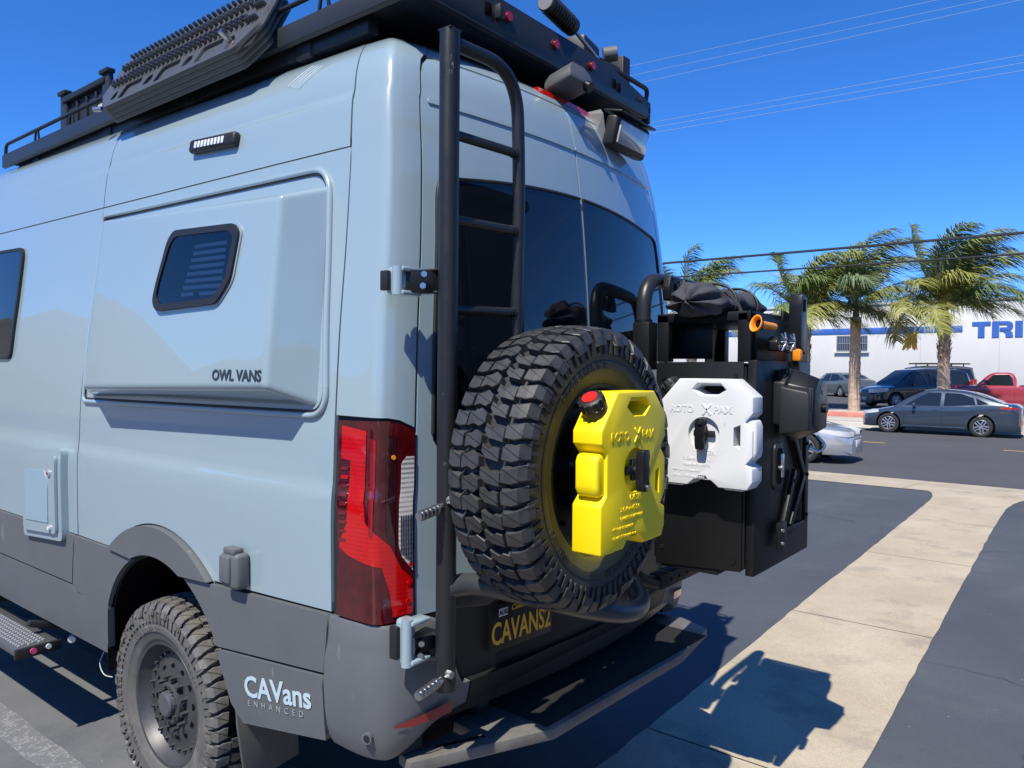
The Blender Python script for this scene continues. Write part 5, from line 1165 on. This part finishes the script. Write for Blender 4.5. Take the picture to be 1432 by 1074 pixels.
# ---------------------------------------------------------------- parked vehicles
car_glass = mat('car_glass', (.012, .017, .022), .04, spec=.8)
car_tyre = mat('car_tyre', (.022, .022, .023), .8)
car_rim = mat('car_alloy', (.55, .56, .58), .3, metal=.8)
car_trim = mat('car_trim', (.02, .02, .022), .5)
lamp_clear = mat('car_lamp', (.65, .67, .70), .12, coat=1.)
def make_car(name, label, paint_m, loc, rz, S, cat='car', group=None):
    """local +x is the nose. S: L, belt [(x, z)], roof [(x, z)], plan [(x, half width)], wheels, windows [(polygon in x, z)], ..."""
    car = thing(name, label, cat, loc, rz, group)
    belt = smooth_tab(S['belt']); plan = smooth_tab(S['plan']); roof = smooth_tab(S['roof'])
    x0, x1 = S['plan'][0][0], S['plan'][-1][0]; zb = S.get('floor', .20)
    xs = [x0+(x1-x0)*(.5-.5*math.cos(math.pi*i/34)) for i in range(35)]
    V = []; F = []
    def sec(x):
        w = plan(x); zt = belt(x); cr = .05*min(1, w); fl = S['fl'](x) if 'fl' in S else zb
        h = [(0, zt+cr), (.45*w, zt+cr*.85), (.80*w, zt+cr*.3), (.93*w, zt-.015), (.985*w, zt-.07), (1.0*w, zt-.18), (.985*w, zt-.32), (1.0*w, .42), (.985*w, .30), (.93*w, fl), (0, fl)]
        return h
    for x in xs:
        h = sec(x); V += [(x, y, z) for y, z in h]+[(x, -y, z) for y, z in h[-2:0:-1]]
    n = 20
    for i in range(len(xs)-1):
        for k in range(n): k2 = (k+1) % n; F.append((i*n+k, i*n+k2, (i+1)*n+k2, (i+1)*n+k))
    F.append(tuple(range(n))); F.append(tuple(range(len(xs)*n-1, len(xs)*n-n-1, -1)))
    me = bpy.data.meshes.new('body'); me.from_pydata(V, [], F); me.update(); bm = bmesh.new(); bm.from_mesh(me); bmesh.ops.recalc_face_normals(bm, faces=bm.faces[:]); bm.to_mesh(me); bm.free()
    me.materials.append(paint_m); bd = bpy.data.objects.new('body', me); link(bd)
    rw = S.get('rw', .32)
    for xw in S['wheels']:
        c = cyl('cut', (xw, -2, rw+.01), (xw, 2, rw+.01), rw+.055, dark_void, None, 36); boolean(bd, c)
    bd.parent = car; bd.data.shade_smooth(); bd.data.set_sharp_from_angle(angle=R(32))
    # greenhouse
    ga, gb = S['roof'][0][0], S['roof'][-1][0]; tum = S.get('tum', .17)
    gx = [ga+(gb-ga)*i/40 for i in range(41)]
    def gsec(x):
        zb_ = belt(x)-.02; zr = max(roof(x), zb_+.005); w = plan(x)*S.get('gw', .94); h = zr-zb_; k = min(1, h/.42); wt = w-tum*k
        return zb_, zr, w, wt, k
    V = []; F = []
    for x in gx:
        zb_, zr, w, wt, k = gsec(x); a = [(w, zb_), (wt, zr-.06*k), (wt-.05*k, zr-.018*k), (wt*.6, zr+.012*k), (0, zr+.02*k)]
        a = a+[(-y, z) for y, z in a[-2::-1]]; V += [(x, y, z) for y, z in a]
    for i in range(40):
        for k in range(8): F.append((i*9+k, i*9+k+1, (i+1)*9+k+1, (i+1)*9+k))
    rf = mk('roof', V, F, paint_m, car, 40)
    def gs(s):
        def f(x, z):
            zb_, zr, w, wt, k = gsec(x); t = (z-zb_)/max(zr-.06*k-zb_, .02); return (x, s*(w+(wt-w)*t), z)
        return f
    for wpoly in S['windows']:
        for s in (1, -1): patch('side_window', rounded(wpoly, .025, 3), gs(s), car_glass, car, step=.15, edge=.06, thick=0, off=.007, flip=(s > 0))
    for nm, (xa, xb) in (('windscreen', S['screen']), ('rear_window', S['backlight'])):
        def f(t, y, xa=xa, xb=xb):
            x = xa+(xb-xa)*t; zb_, zr, w, wt, k = gsec(x); yy = y*(wt*.94+(w-wt)*.0); return (x, yy, zr+.012*k*(1-y*y)+.010)
        if xa is not None:
            V = [f(t/6, y/4-1) for t in range(7) for y in range(9)]; mk(nm, V, [(t*9+y, t*9+y+1, t*9+y+10, t*9+y+9) for t in range(6) for y in range(8)], car_glass, car, 60)
    # wheels
    for xw in S['wheels']:
        for s in (1, -1):
            w = bpy.data.objects.new('wheel', None); link(w, car); w.location = (xw, s*(plan(xw)-.115), rw); w.rotation_euler = (0, 0, 0 if s < 0 else math.pi)
            lathe('tyre', [(-.10, rw*.66), (-.112, rw*.74), (-.112, rw*.90), (-.095, rw*.99), (0, rw), (.095, rw*.99), (.11, rw*.85), (.1, rw*.66)], car_tyre, w, 40, 40)
            lathe('rim', [(-.095, rw*.68), (-.100, rw*.64), (-.055, rw*.60), (-.05, .0)], S.get('rim', car_rim) if S.get('steel') else mat('rim_dark', (.04, .04, .045), .5), w, 32, 35)
            if not S.get('steel'):
                for k in range(10):
                    a = 2*math.pi*k/10+.12; c_ = Vector((rw*.36*math.cos(a), -.088, rw*.36*math.sin(a)))
                    box('spoke', c_, (rw*.56, .02, .032), car_rim, w, .005, Matrix.Rotation(-a-.25*(1 if k % 2 else -1), 3, 'Y'))
                lathe('rim_lip', [(-.09, rw*.62), (-.104, rw*.655), (-.10, rw*.685)], car_rim, w, 32, 40)
                cyl('hub', (0, -.085, 0), (0, -.102, 0), .05, car_rim, w, 14)
    wl = plan
    def at(x, z, s, off=.012): return Vector((x, s*(plan(x)*(.985 if z > .5 else 1.)+off), z))
    for s in (1, -1):
        # lamps wrap the corners
        for nm, zz, mm, front in (('headlight', S['hl'], lamp_clear, True), ('tail_light', S['tl'], mat('car_tail', (.45, .01, .012), .15, coat=1.), False)):
            ex = x1 if front else x0; sg = 1 if front else -1
            V = []
            for k in range(6):
                x = ex-sg*(.05+.105*k*zz[2]); 
                for z in (zz[0]+(.02*k*zz[3]), zz[1]+(.012*k*zz[3])): p = at(x, z, s, .006); V.append(p)
            xi = ex-sg*.0
            V2 = [Vector((ex+sg*.004-sg*.02, s*plan(ex)*.55, zz[0]+.01)), Vector((ex+sg*.004-sg*.03, s*plan(ex)*.55, zz[1]-.02))]+V
            mk(nm, V2, [(2*i, 2*i+2, 2*i+3, 2*i+1) for i in range(6)], mm, car, 60)
        if S.get('handles'):
            for x, z in S['handles']: box('door_handle', at(x, z, s, .0), (.19, .03, .028), paint_m, car, .01)
        for x, za, zb2 in S.get('gaps', ()):
            P = [at(x+.012*math.sin(q*3), za+(zb2-za)*q/6, s, .0015) for q in range(7)]; V, F = tube_geo(P, .006, 6); mk('door_gap', V, F, car_trim, car)
        mp = S['mirror']; mm_ = box('mirror', (mp[0], s*(plan(mp[0])+.09), mp[1]), (.10, .17, .12), paint_m, car, .035, seg=3)
        bx_ = S.get('sillz', .26); xs_ = (S['wheels'][0]-rw-.12, S['wheels'][1]+rw+.12); xa, xb = min(S['wheels'])+rw+.10, max(S['wheels'])-rw-.10
        box('sill', ((xa+xb)/2, s*(plan((xa+xb)/2)*.97), bx_), (xb-xa, .05, .05), S.get('sill_m', paint_m), car, .012)
    gx_ = x1-.012
    for g_ in S.get('grille', ()): 
        gr = box('grille', (gx_-.02+g_[4], 0, (g_[0]+g_[1])/2), (.06, g_[2], g_[1]-g_[0]), car_trim, car, .02)
        for k in range(g_[3]): box('grille_bar', (gx_+.014+g_[4], 0, g_[0]+(g_[1]-g_[0])*(k+.5)/g_[3]), (.012, g_[2]*.95, .014), S.get('bar_m', car_rim), gr, .004)
    box('number_plate', (x1+.012+S.get('npx', 0), 0, .42), (.015, .31, .15), white_pl, car, .004)
    return car
def sedan(L=4.64, hw=.885, h=1.44):
    k = L/4.64; z = h/1.44
    return dict(plan=[(-2.32*k, hw*.70), (-2.24*k, hw*.86), (-2.0*k, hw*.95), (-1.2*k, hw), (.3*k, hw), (1.5*k, hw*.98), (1.95*k, hw*.90), (2.2*k, hw*.74), (2.32*k, hw*.50)],
        belt=[(-2.32*k, .90*z), (-2.15*k, 1.00*z), (-1.75*k, 1.01*z), (-1.0*k, .96*z), (.4*k, .90*z), (1.0*k, .88*z), (1.7*k, .76*z), (2.1*k, .66*z), (2.32*k, .52*z)],
        roof=[(-2.0*k, .985*z), (-1.55*k, 1.15*z), (-1.05*k, 1.34*z), (-.55*k, 1.42*z), (.0, 1.44*z), (.35*k, 1.41*z), (.75*k, 1.24*z), (1.05*k, 1.04*z), (1.28*k, .86*z)],
        wheels=(-1.28*k, 1.42*k), windows=[[(.92*k, .93*z), (.50*k, 1.20*z), (.26*k, 1.335*z), (-.14*k, 1.345*z), (-.12*k, .925*z)], [(-.22*k, .93*z), (-.24*k, 1.345*z), (-.70*k, 1.325*z), (-1.05*k, 1.20*z), (-1.12*k, .985*z)], [(-1.17*k, .99*z), (-1.11*k, 1.20*z), (-1.48*k, 1.03*z)]],
        screen=(1.12*k, .42*k), backlight=(-1.75*k, -1.0*k), hl=(.58, .70, 1., .9), tl=(.78, .93, .9, .3), handles=[(-.02*k, .79), (-1.08*k, .83)], gaps=[(.95*k, .35, .86), (-.17*k, .30, .90), (-1.15*k, .55, .92)], mirror=(.62*k, .95), grille=[(.30, .44, 1.0, 3, -.04), (.50, .60, .7, 3, -.03)])
navy = mat('slate_blue_car_paint', (.042, .062, .092), .28, metal=.35, coat=1.)
make_car('parked_sedan', 'slate blue sedan parked at the kerb across the street', navy, (25.75, 2.86, LOT), R(90), sedan(4.52))
silver = mat('silver_car_paint', (.46, .48, .52), .28, metal=.45, coat=1.)
make_car('parked_sedan', 'silver sedan whose nose shows beside the black storage box', silver, (15.2, 5.02, LOT), R(-90), sedan(4.54, .88, 1.46))
greyc = mat('grey_car_paint', (.125, .135, .135), .3, metal=.4, coat=1.)
make_car('parked_sedan', 'grey sedan parked nose-in against the white warehouse wall', greyc, (48.6, 12.2, farlot(48.6, 0)), R(49), sedan(5.0, .94, 1.50))
mv = dict(plan=[(-2.5, .80), (-2.42, .90), (-2.0, .97), (0, .98), (1.5, .96), (2.1, .86), (2.38, .70), (2.5, .5)], belt=[(-2.5, 1.02), (-2.2, 1.06), (0, 1.03), (1.2, 1.0), (1.8, .93), (2.3, .78), (2.5, .62)],
    roof=[(-2.48, 1.06), (-2.40, 1.45), (-2.2, 1.72), (-1.6, 1.78), (-.4, 1.80), (.35, 1.74), (.8, 1.50), (1.2, 1.22), (1.55, .98)], wheels=(-1.5, 1.55), rw=.34, tum=.2,
    windows=[[(1.0, 1.07), (.55, 1.50), (.32, 1.66), (-.10, 1.68), (-.05, 1.06)], [(-.14, 1.06), (-.18, 1.68), (-1.30, 1.69), (-1.32, 1.08)], [(-1.40, 1.08), (-1.38, 1.69), (-2.15, 1.64), (-2.30, 1.12)]],
    screen=(1.42, .45), backlight=(-2.44, -2.25), hl=(.68, .86, 1., .8), tl=(.95, 1.25, .5, .2), handles=[(.05, .92), (-1.25, .94)], gaps=[(.95, .35, .98), (-.12, .30, 1.0), (-1.36, .40, 1.02)], mirror=(.78, 1.06), grille=[(.34, .50, 1.1, 3, -.03), (.58, .70, .8, 3, -.02)])
blackv = mat('black_car_paint', (.012, .014, .020), .25, coat=1.)
make_car('parked_minivan', 'black minivan parked in the lot behind the thicker palm trunk', blackv, (37.2, 5.85, farlot(37, 0)), R(138), mv, 'minivan')
suv = dict(mv); suv['belt'] = [(x, z+.12) for x, z in mv['belt']]; suv['roof'] = [(-2.48, 1.18), (-2.42, 1.60), (-2.3, 1.88), (-1.6, 1.93), (-.2, 1.93), (.45, 1.88), (.85, 1.55), (1.2, 1.25), (1.5, 1.10)]
suv['windows'] = [[(x, z+.13) for x, z in w] for w in mv['windows']]; suv['rw'] = .40; suv['mirror'] = (.78, 1.22); suv['backlight'] = (-2.46, -2.34); suv['screen'] = (1.36, .58)
sv = make_car('parked_suv', 'dark off-roader with a flat roof platform parked beyond the black minivan', mat('gunmetal_paint', (.10, .105, .11), .3, metal=.3, coat=1.), (43.5, 6.6, farlot(43.5, 0)), R(130), suv, 'off-roader')
box('roof_platform', (-.9, 0, 2.06), (2.6, 1.35, .07), car_trim, sv, .02)
for k in range(4): box('platform_leg', (-1.9+.65*k, .55, 1.98), (.05, .04, .12), car_trim, sv, .005); box('platform_leg', (-1.9+.65*k, -.55, 1.98), (.05, .04, .12), car_trim, sv, .005)
red = mat('faded_red_truck_paint', (.33, .035, .055), .32, coat=.8, var=.05, vscale=3)
pk = dict(plan=[(-2.7, .80), (-2.66, .86), (-2.3, .90), (0, .91), (1.6, .91), (2.2, .87), (2.5, .80), (2.6, .70)], belt=[(-2.7, 1.02), (-2.5, 1.03), (-.62, 1.03), (-.4, 1.04), (1.1, 1.03), (2.0, 1.01), (2.45, .96), (2.6, .85)],
    roof=[(-.52, 1.02), (-.44, 1.35), (-.34, 1.58), (-.1, 1.64), (.35, 1.63), (.6, 1.52), (.85, 1.28), (1.12, 1.0)], wheels=(-1.55, 1.65), rw=.35, floor=.38, tum=.15,
    windows=[[(.86, 1.07), (.62, 1.32), (.42, 1.54), (-.18, 1.56), (-.30, 1.38), (-.34, 1.07)]], screen=(1.02, .48), backlight=(-.50, -.40), hl=(.72, .88, .4, .2), tl=(.75, .95, .4, .1), handles=[(-.20, .90)], gaps=[(.95, .45, 1.0), (-.38, .45, 1.0)], mirror=(.72, 1.12), grille=[(.62, .80, 1.0, 4, -.02)], steel=True)
pu = make_car('parked_pickup', 'faded red pickup truck parked in the lot beyond the slate blue sedan', red, (38.2, 2.35, farlot(38, 0)), R(97), pk, 'pickup')
box('bed_well', (-1.6, 0, 1.062), (2.0, 1.4, .03), dark_void, pu, .01)
for k in range(7): box('window_bar', (-.47+.0*k, -.42+.14*k, 1.32), (.02, .02, .40), white_pl, pu, .003)

# ---------------------------------------------------------------- warehouse across the street
wh = thing('warehouse', 'long white warehouse with a blue stripe and blue wall letters across the street', 'warehouse', (56, 10, .3))
wallm = mat('white_block_wall', (.60, .60, .585), .85, var=.05, vscale=.35, bump=.3, bscale=14)
bluem = mat('blue_wall_paint', (.030, .115, .42), .7, var=.06, vscale=1.2)
box('wall', (4.0, 5, 3.15), (8, 62, 6.4), wallm, wh, .02)
box('parapet_cap', (4.0, 5, 6.40), (8.2, 62.2, .14), mat('parapet_grey', (.5, .5, .5), .8), wh, .02)
box('blue_stripe', (-.018, 15.2, 4.50), (.04, 37.4, .42), bluem, wh, .003)
for k in range(14): box('wall_joint', (-.006, -24+k*4.6, 3.0), (.016, .03, 6.2), mat('joint_grey', (.45, .45, .46), .9), wh, .002)
wb = box('barred_window', (-.015, 3.45, 3.62), (.06, 2.1, 1.14), mat('window_night', (.035, .05, .09), .2, var=.4, vscale=2), wh, .01)
box('window_sill', (-.09, 3.45, 2.98), (.20, 2.35, .10), wallm, wb, .01)
for k in range(17): box('window_bar', (-.10, 2.47+k*.1225, 3.62), (.025, .025, 1.14), mat('bar_grey', (.30, .32, .36), .5), wb, .003)
for z in (3.1, 3.62, 4.15): box('window_bar', (-.115, 3.45, z), (.02, 2.1, .03), mat('bar_grey', (.30, .32, .36), .5), wb, .003)
# wall letters, bold block capitals; local: +Y is leftwards on the wall
def letter(polys, y0, z0_, w, h):
    for p in polys:
        q = [(y0-x*w, z0_+z*h) for x, z in p]
        V = [(-.012, y, z) for y, z in q]+[(-.055, y, z) for y, z in q]; n = len(q)
        mk('wall_letter', V, [tuple(range(n)), tuple(range(2*n-1, n-1, -1))]+[(i, (i+1) % n, n+(i+1) % n, n+i) for i in range(n)], bluem, wh)
zl = 3.90
letter([[(0, 1), (1, 1), (1, .76), (.68, .76), (.68, 0), (.32, 0), (.32, .76), (0, .76)]], -4.05, zl, 1.05, 1.03)
arcR = [(1.0-.28+.28*math.cos(R(a)), .70+.30*math.sin(R(a))) for a in range(90, -91, -15)]
arcr = [(.66+.08*math.cos(R(a)), .70+.09*math.sin(R(a))) for a in range(-90, 91, 30)]
letter([[(0, 0), (0, 1)]+arcR+[(.36, .40), (.36, .61)]+arcr+[(.36, .79), (.34, .79), (.34, 0)], [(.58, .42), (.80, .42), (.97, .30), (1.0, 0), (.66, 0), (.64, .26), (.56, .36), (.40, .39)]], -5.17, zl, 1.17, 1.03)
letter([[(0, 0), (0, 1), (1, 1), (1, 0)]], -6.44, zl, .42, 1.03)
letter([[(0, 0), (0, 1), (.30, 1), (.30, 0)], [(.70, 0), (.70, 1), (1, 1), (1, 0)], [(.30, 1), (.5, .42), (.70, 1), (.56, 1), (.5, .8), (.44, 1)]], -6.97, zl, 1.35, 1.03)

# ---------------------------------------------------------------- palms, blown to one side
leaf_m = [mat('palm_leaf_%s' % n, c, .55, col2=c2, vscale=2.5) for n, c, c2 in (('olive', (.13, .16, .03), (.30, .29, .07)), ('green', (.085, .14, .035), (.19, .23, .06)), ('grey', (.10, .15, .075), (.20, .25, .12)))]
for m_ in leaf_m: m_.node_tree.nodes['Principled BSDF'].inputs['Subsurface Weight'].default_value = 0
stem_m = mat('palm_stem', (.20, .20, .07), .6)
trunk_m = mat('palm_trunk', (.32, .22, .145), .9, col2=(.54, .43, .33), vscale=9, bump=.8, bscale=30)
trunk_dark = mat('palm_trunk_boots', (.24, .15, .10), .9, col2=(.48, .36, .26), vscale=14, bump=.9, bscale=40)
def palm(label, loc, h, fr, seed, boots=True, wind=.9, flen=3.0, flower=False):
    rg = random.Random(seed); p_ = thing('palm_tree', label, 'palm tree', loc, 0, 'street palms')
    V = []; F = []; nr, ns = 46, 14
    for i in range(nr+1):
        t = i/nr; r = (.25-.055*t)*(1+.05*math.sin(i*2.2))*(1.12 if t > .86 else 1)+rg.uniform(-.008, .008)
        for k in range(ns): a = 2*math.pi*k/ns; rr = r*(1+rg.uniform(-.05, .05)); V.append((rr*math.cos(a)+.06*t*t, rr*math.sin(a), h*t))
    for i in range(nr):
        for k in range(ns): k2 = (k+1) % ns; F.append((i*ns+k, i*ns+k2, (i+1)*ns+k2, (i+1)*ns+k))
    mk('trunk', V, F, trunk_m, p_, 60)
    if boots:
        V = []; F = []
        for k in range(46):
            a = k*2.4; z = h*(.55+.45*k/46); r = .20; o = len(V); d = Vector((math.cos(a), math.sin(a), 0)); s_ = Vector((-d.y, d.x, 0))
            q = d*r+Vector((0, 0, z)); V += [q-s_*.09, q+s_*.09, q+s_*.05+d*.09+Vector((0, 0, .20)), q-s_*.05+d*.09+Vector((0, 0, .20)), q+d*.03+Vector((0, 0, .05))]
            F += [(o, o+1, o+2, o+3), (o, o+3, o+4), (o+1, o+4, o+2)]
        b_ = mk('leaf_boots', V, F, trunk_dark, p_); b_['kind'] = 'stuff'
    top = Vector((.06, 0, h))
    tube('crownshaft', [top-Vector((0, 0, .1)), top+Vector((0, 0, .45)), top+Vector((0, -.03, .95))], lambda t: .15-.09*t, stem_m, p_, 10)
    for f in range(fr):
        az = 2*math.pi*f/fr+rg.uniform(-.3, .3); el = R([84, 30, 66, 48, 76, 15, 58, 38][f % 8]+rg.uniform(-7, 7)); L = flen*rg.uniform(.88, 1.15)*(1.05 if el > R(60) else .95)
        d = Vector((math.cos(az)*math.cos(el), math.sin(az)*math.cos(el), math.sin(el))); p = top+Vector((0, 0, .35)); n_ = 22; P = [p.copy()]; D = []
        for i in range(n_):
            t = i/n_; d = (d+Vector((0, -.055*wind*(.25+1.5*t), -.022-.115*t*t-.04*t))*1.0).normalized(); p = p+d*(L/n_); P.append(p.copy()); D.append(d.copy())
        D.append(D[-1])
        V, F = tube_geo(P, lambda t: .026*(1-t)+.004, 5); nst = len(V)
        mids = []
        me_v = list(V); me_f = list(F); mi = [0]*len(F)
        nl = 84
        for i in range(nl):
            t = .14+.86*i/nl; q = t*n_; k = min(int(q), n_-1); base = P[k].lerp(P[k+1], q-k); dd = D[k]; sd = dd.cross(Vector((0, 0, 1))); sd = sd.normalized() if sd.length > .05 else Vector((1, 0, 0)); up = sd.cross(dd)
            ln = (.30+.75*math.sin(math.pi*min(1, t*.9+.08)))*rg.uniform(.75, 1.15)*flen/3.2
            for s in (1, -1):
                l = (sd*s*.75+dd*.50+up*rg.uniform(-.15, .35)+Vector((0, -.30*wind, -.18))).normalized()
                m1 = base+l*ln*.5; l2 = (l+Vector((0, -.45*wind*rg.uniform(.5, 1.3), -.75*rg.uniform(.6, 1.3)))).normalized(); m2 = m1+l2*ln*.72
                w = l.cross(up).normalized()*.0155*rg.uniform(.8, 1.3) if l.cross(up).length > .05 else dd*.017
                o = len(me_v); me_v += [base-w, base+w, m1-w*1.15, m1+w*1.15, m2]; me_f += [(o, o+1, o+3, o+2), (o+2, o+3, o+4)]; mi += [1, 1]
        me = bpy.data.meshes.new('frond'); me.from_pydata([tuple(v) for v in me_v], [], me_f); me.materials.append(stem_m); me.materials.append(leaf_m[rg.choice([0, 0, 1, 1, 2])])
        for i, q in enumerate(mi): me.polygons[i].material_index = q
        me.update(); fo = bpy.data.objects.new('frond', me); link(fo, p_)
    if flower:
        V, F = tube_geo(smooth_path([(0, .1, h-.35), (0, .5, h-.12), (0, .85, h-.30), (0, 1.0, h-.55)], 5), .025, 6); mk('flower_stalk', V, F, stem_m, p_)
        V = []; F = []
        for k in range(90):
            a = Vector((rg.uniform(-.06, .06), 1.0+rg.uniform(-.06, .06), h-.50)); b = Vector((rg.uniform(-.22, .22), 1.28+rg.uniform(-.30, .26), h-1.05+rg.uniform(-.25, .2))); v, f_ = tube_geo([a, a.lerp(b, .5)+Vector((0, .02, .05)), b], lambda t: .016, 4, False); o = len(V); V += v; F += [tuple(o+i for i in q) for q in f_]
        fb = mk('flower_tassel', V, F, mat('tassel_yellow', (.72, .50, .09), .7), p_); fb['kind'] = 'stuff'
    return p_
palm('palm with a slim bare trunk standing between the grey sedan and the minivan', (32, 7.12, .17), 4.0, 14, 11, False, 1.0, 3.7)
palm('thick shaggy palm with a hanging yellow flower tassel behind the slate blue sedan', (32, 3.78, .17), 3.85, 26, 9, True, .9, 3.6, True)
palm('palm whose crown rises behind the upright tool handle on the box', (32, 9.2, .17), 3.7, 20, 23, True, 1.1, 3.4)
palm('palm half hidden by the rear corner of the van', (32, 14.6, .17), 3.7, 18, 31, True, .9, 3.6)
# ---------------------------------------------------------------- overhead lines
wire_m = mat('cable_black', (.025, .026, .03), .6); wire_l = mat('bare_conductor', (.22, .34, .52), .5)
def cable(label, y0, z0_, y1, z1_, r, m, x=24., sag=.02):
    o = thing('overhead_cable', label, 'cable', (x, 0, 0), 0, 'overhead cables along the street'); sl = (z1_-z0_)/(y1-y0)
    P = [(0, y, z0_+sl*(y-y0)+sag*(((y-6)/20)**2-.3)) for y in range(-60, 91, 6)]; tube('wire', P, r, m, o, 6)
cable('upper of the two thick black cables crossing in front of the palms', 11.09, 5.93, .54, 5.90, .042, wire_m)
cable('lower of the two thick black cables crossing in front of the palms', 9.95, 5.36, .53, 5.29, .030, wire_m)
for i, (a, b, n) in enumerate(((13.78, 13.14, 'topmost pale thin wire high in the sky above the rack'), (13.40, 12.84, 'pale thin wire just under the topmost one in the sky'), (13.05, 12.62, 'lowest pale thin wire of the high group in the sky'), (11.42, 11.02, 'upper pale thin wire of the middle group above the palms'), (11.22, 10.80, 'middle pale thin wire of the middle group above the palms'), (11.02, 10.58, 'lower pale thin wire of the middle group above the palms'))):
    cable(n, 13.0, a, .6, b, .008, wire_l, 24.+.0*i, .03)
pole = thing('utility_pole', 'distant wooden utility pole poking up between the palm crowns', 'utility pole', (66, 9.2, .5))
cyl('pole_shaft', (0, 0, 0), (0, 0, 9.3), .16, mat('pole_wood', (.30, .16, .10), .9), pole, 10); box('cross_arm', (0, 0, 8.6), (.12, 2.2, .12), mat('pole_wood', (.30, .16, .10), .9), pole, .01)
for y in (-1, -.4, .4, 1): cyl('insulator', (0, y, 8.66), (0, y, 8.85), .05, mat('insulator_grey', (.5, .5, .5), .4), pole, 8)
# ---------------------------------------------------------------- surroundings behind the camera that the paint and glass mirror
hm = ground_mat('dry_hillside', (.11, .115, .10), (.17, .17, .15), .03, .6, .95)
V = []; F = []; n = 70
for j, (dist, kz) in enumerate(((60, 0), (110, .45), (170, 1.), (260, .7))):
    for i in range(n+1):
        a = R(95+200*i/n); z = -.5+kz*(20+7*math.sin(i*.45)+4*math.sin(i*1.1+1)+2*math.sin(i*2.7)); V.append((dist*math.cos(a), dist*math.sin(a), z))
for j in range(3):
    for i in range(n): F.append((j*(n+1)+i, j*(n+1)+i+1, (j+1)*(n+1)+i+1, (j+1)*(n+1)+i))
struct(mk('hills', V, F, hm, None, 60))
ws = thing('workshop_building', 'dark workshop building behind the viewer, mirrored in the rear glass', 'building', (3.5, -13, 0))
box('wall', (0, 0, 3.2), (7.5, 9, 6.4), mat('workshop_wall', (.06, .058, .055), .8), ws, .03); box('roof', (0, 0, 6.5), (8.4, 10, .25), mat('workshop_roof', (.04, .04, .045), .7), ws, .02)
box('roller_door', (-1, 4.53, 1.9), (3.6, .06, 3.8), mat('roller_grey', (.10, .10, .11), .5), ws, .01)

make_car('parked_suv', 'white off-roader behind the viewer, mirrored in the side of the van', mat('white_car_paint', (.70, .71, .72), .3, coat=1.), (-10.5, 3.6, 0), R(85), suv, 'off-roader')
make_car('parked_sedan', 'pale silver sedan behind the viewer, mirrored in the side of the van', silver, (-10.2, 9.0, 0), R(93), sedan(4.6))
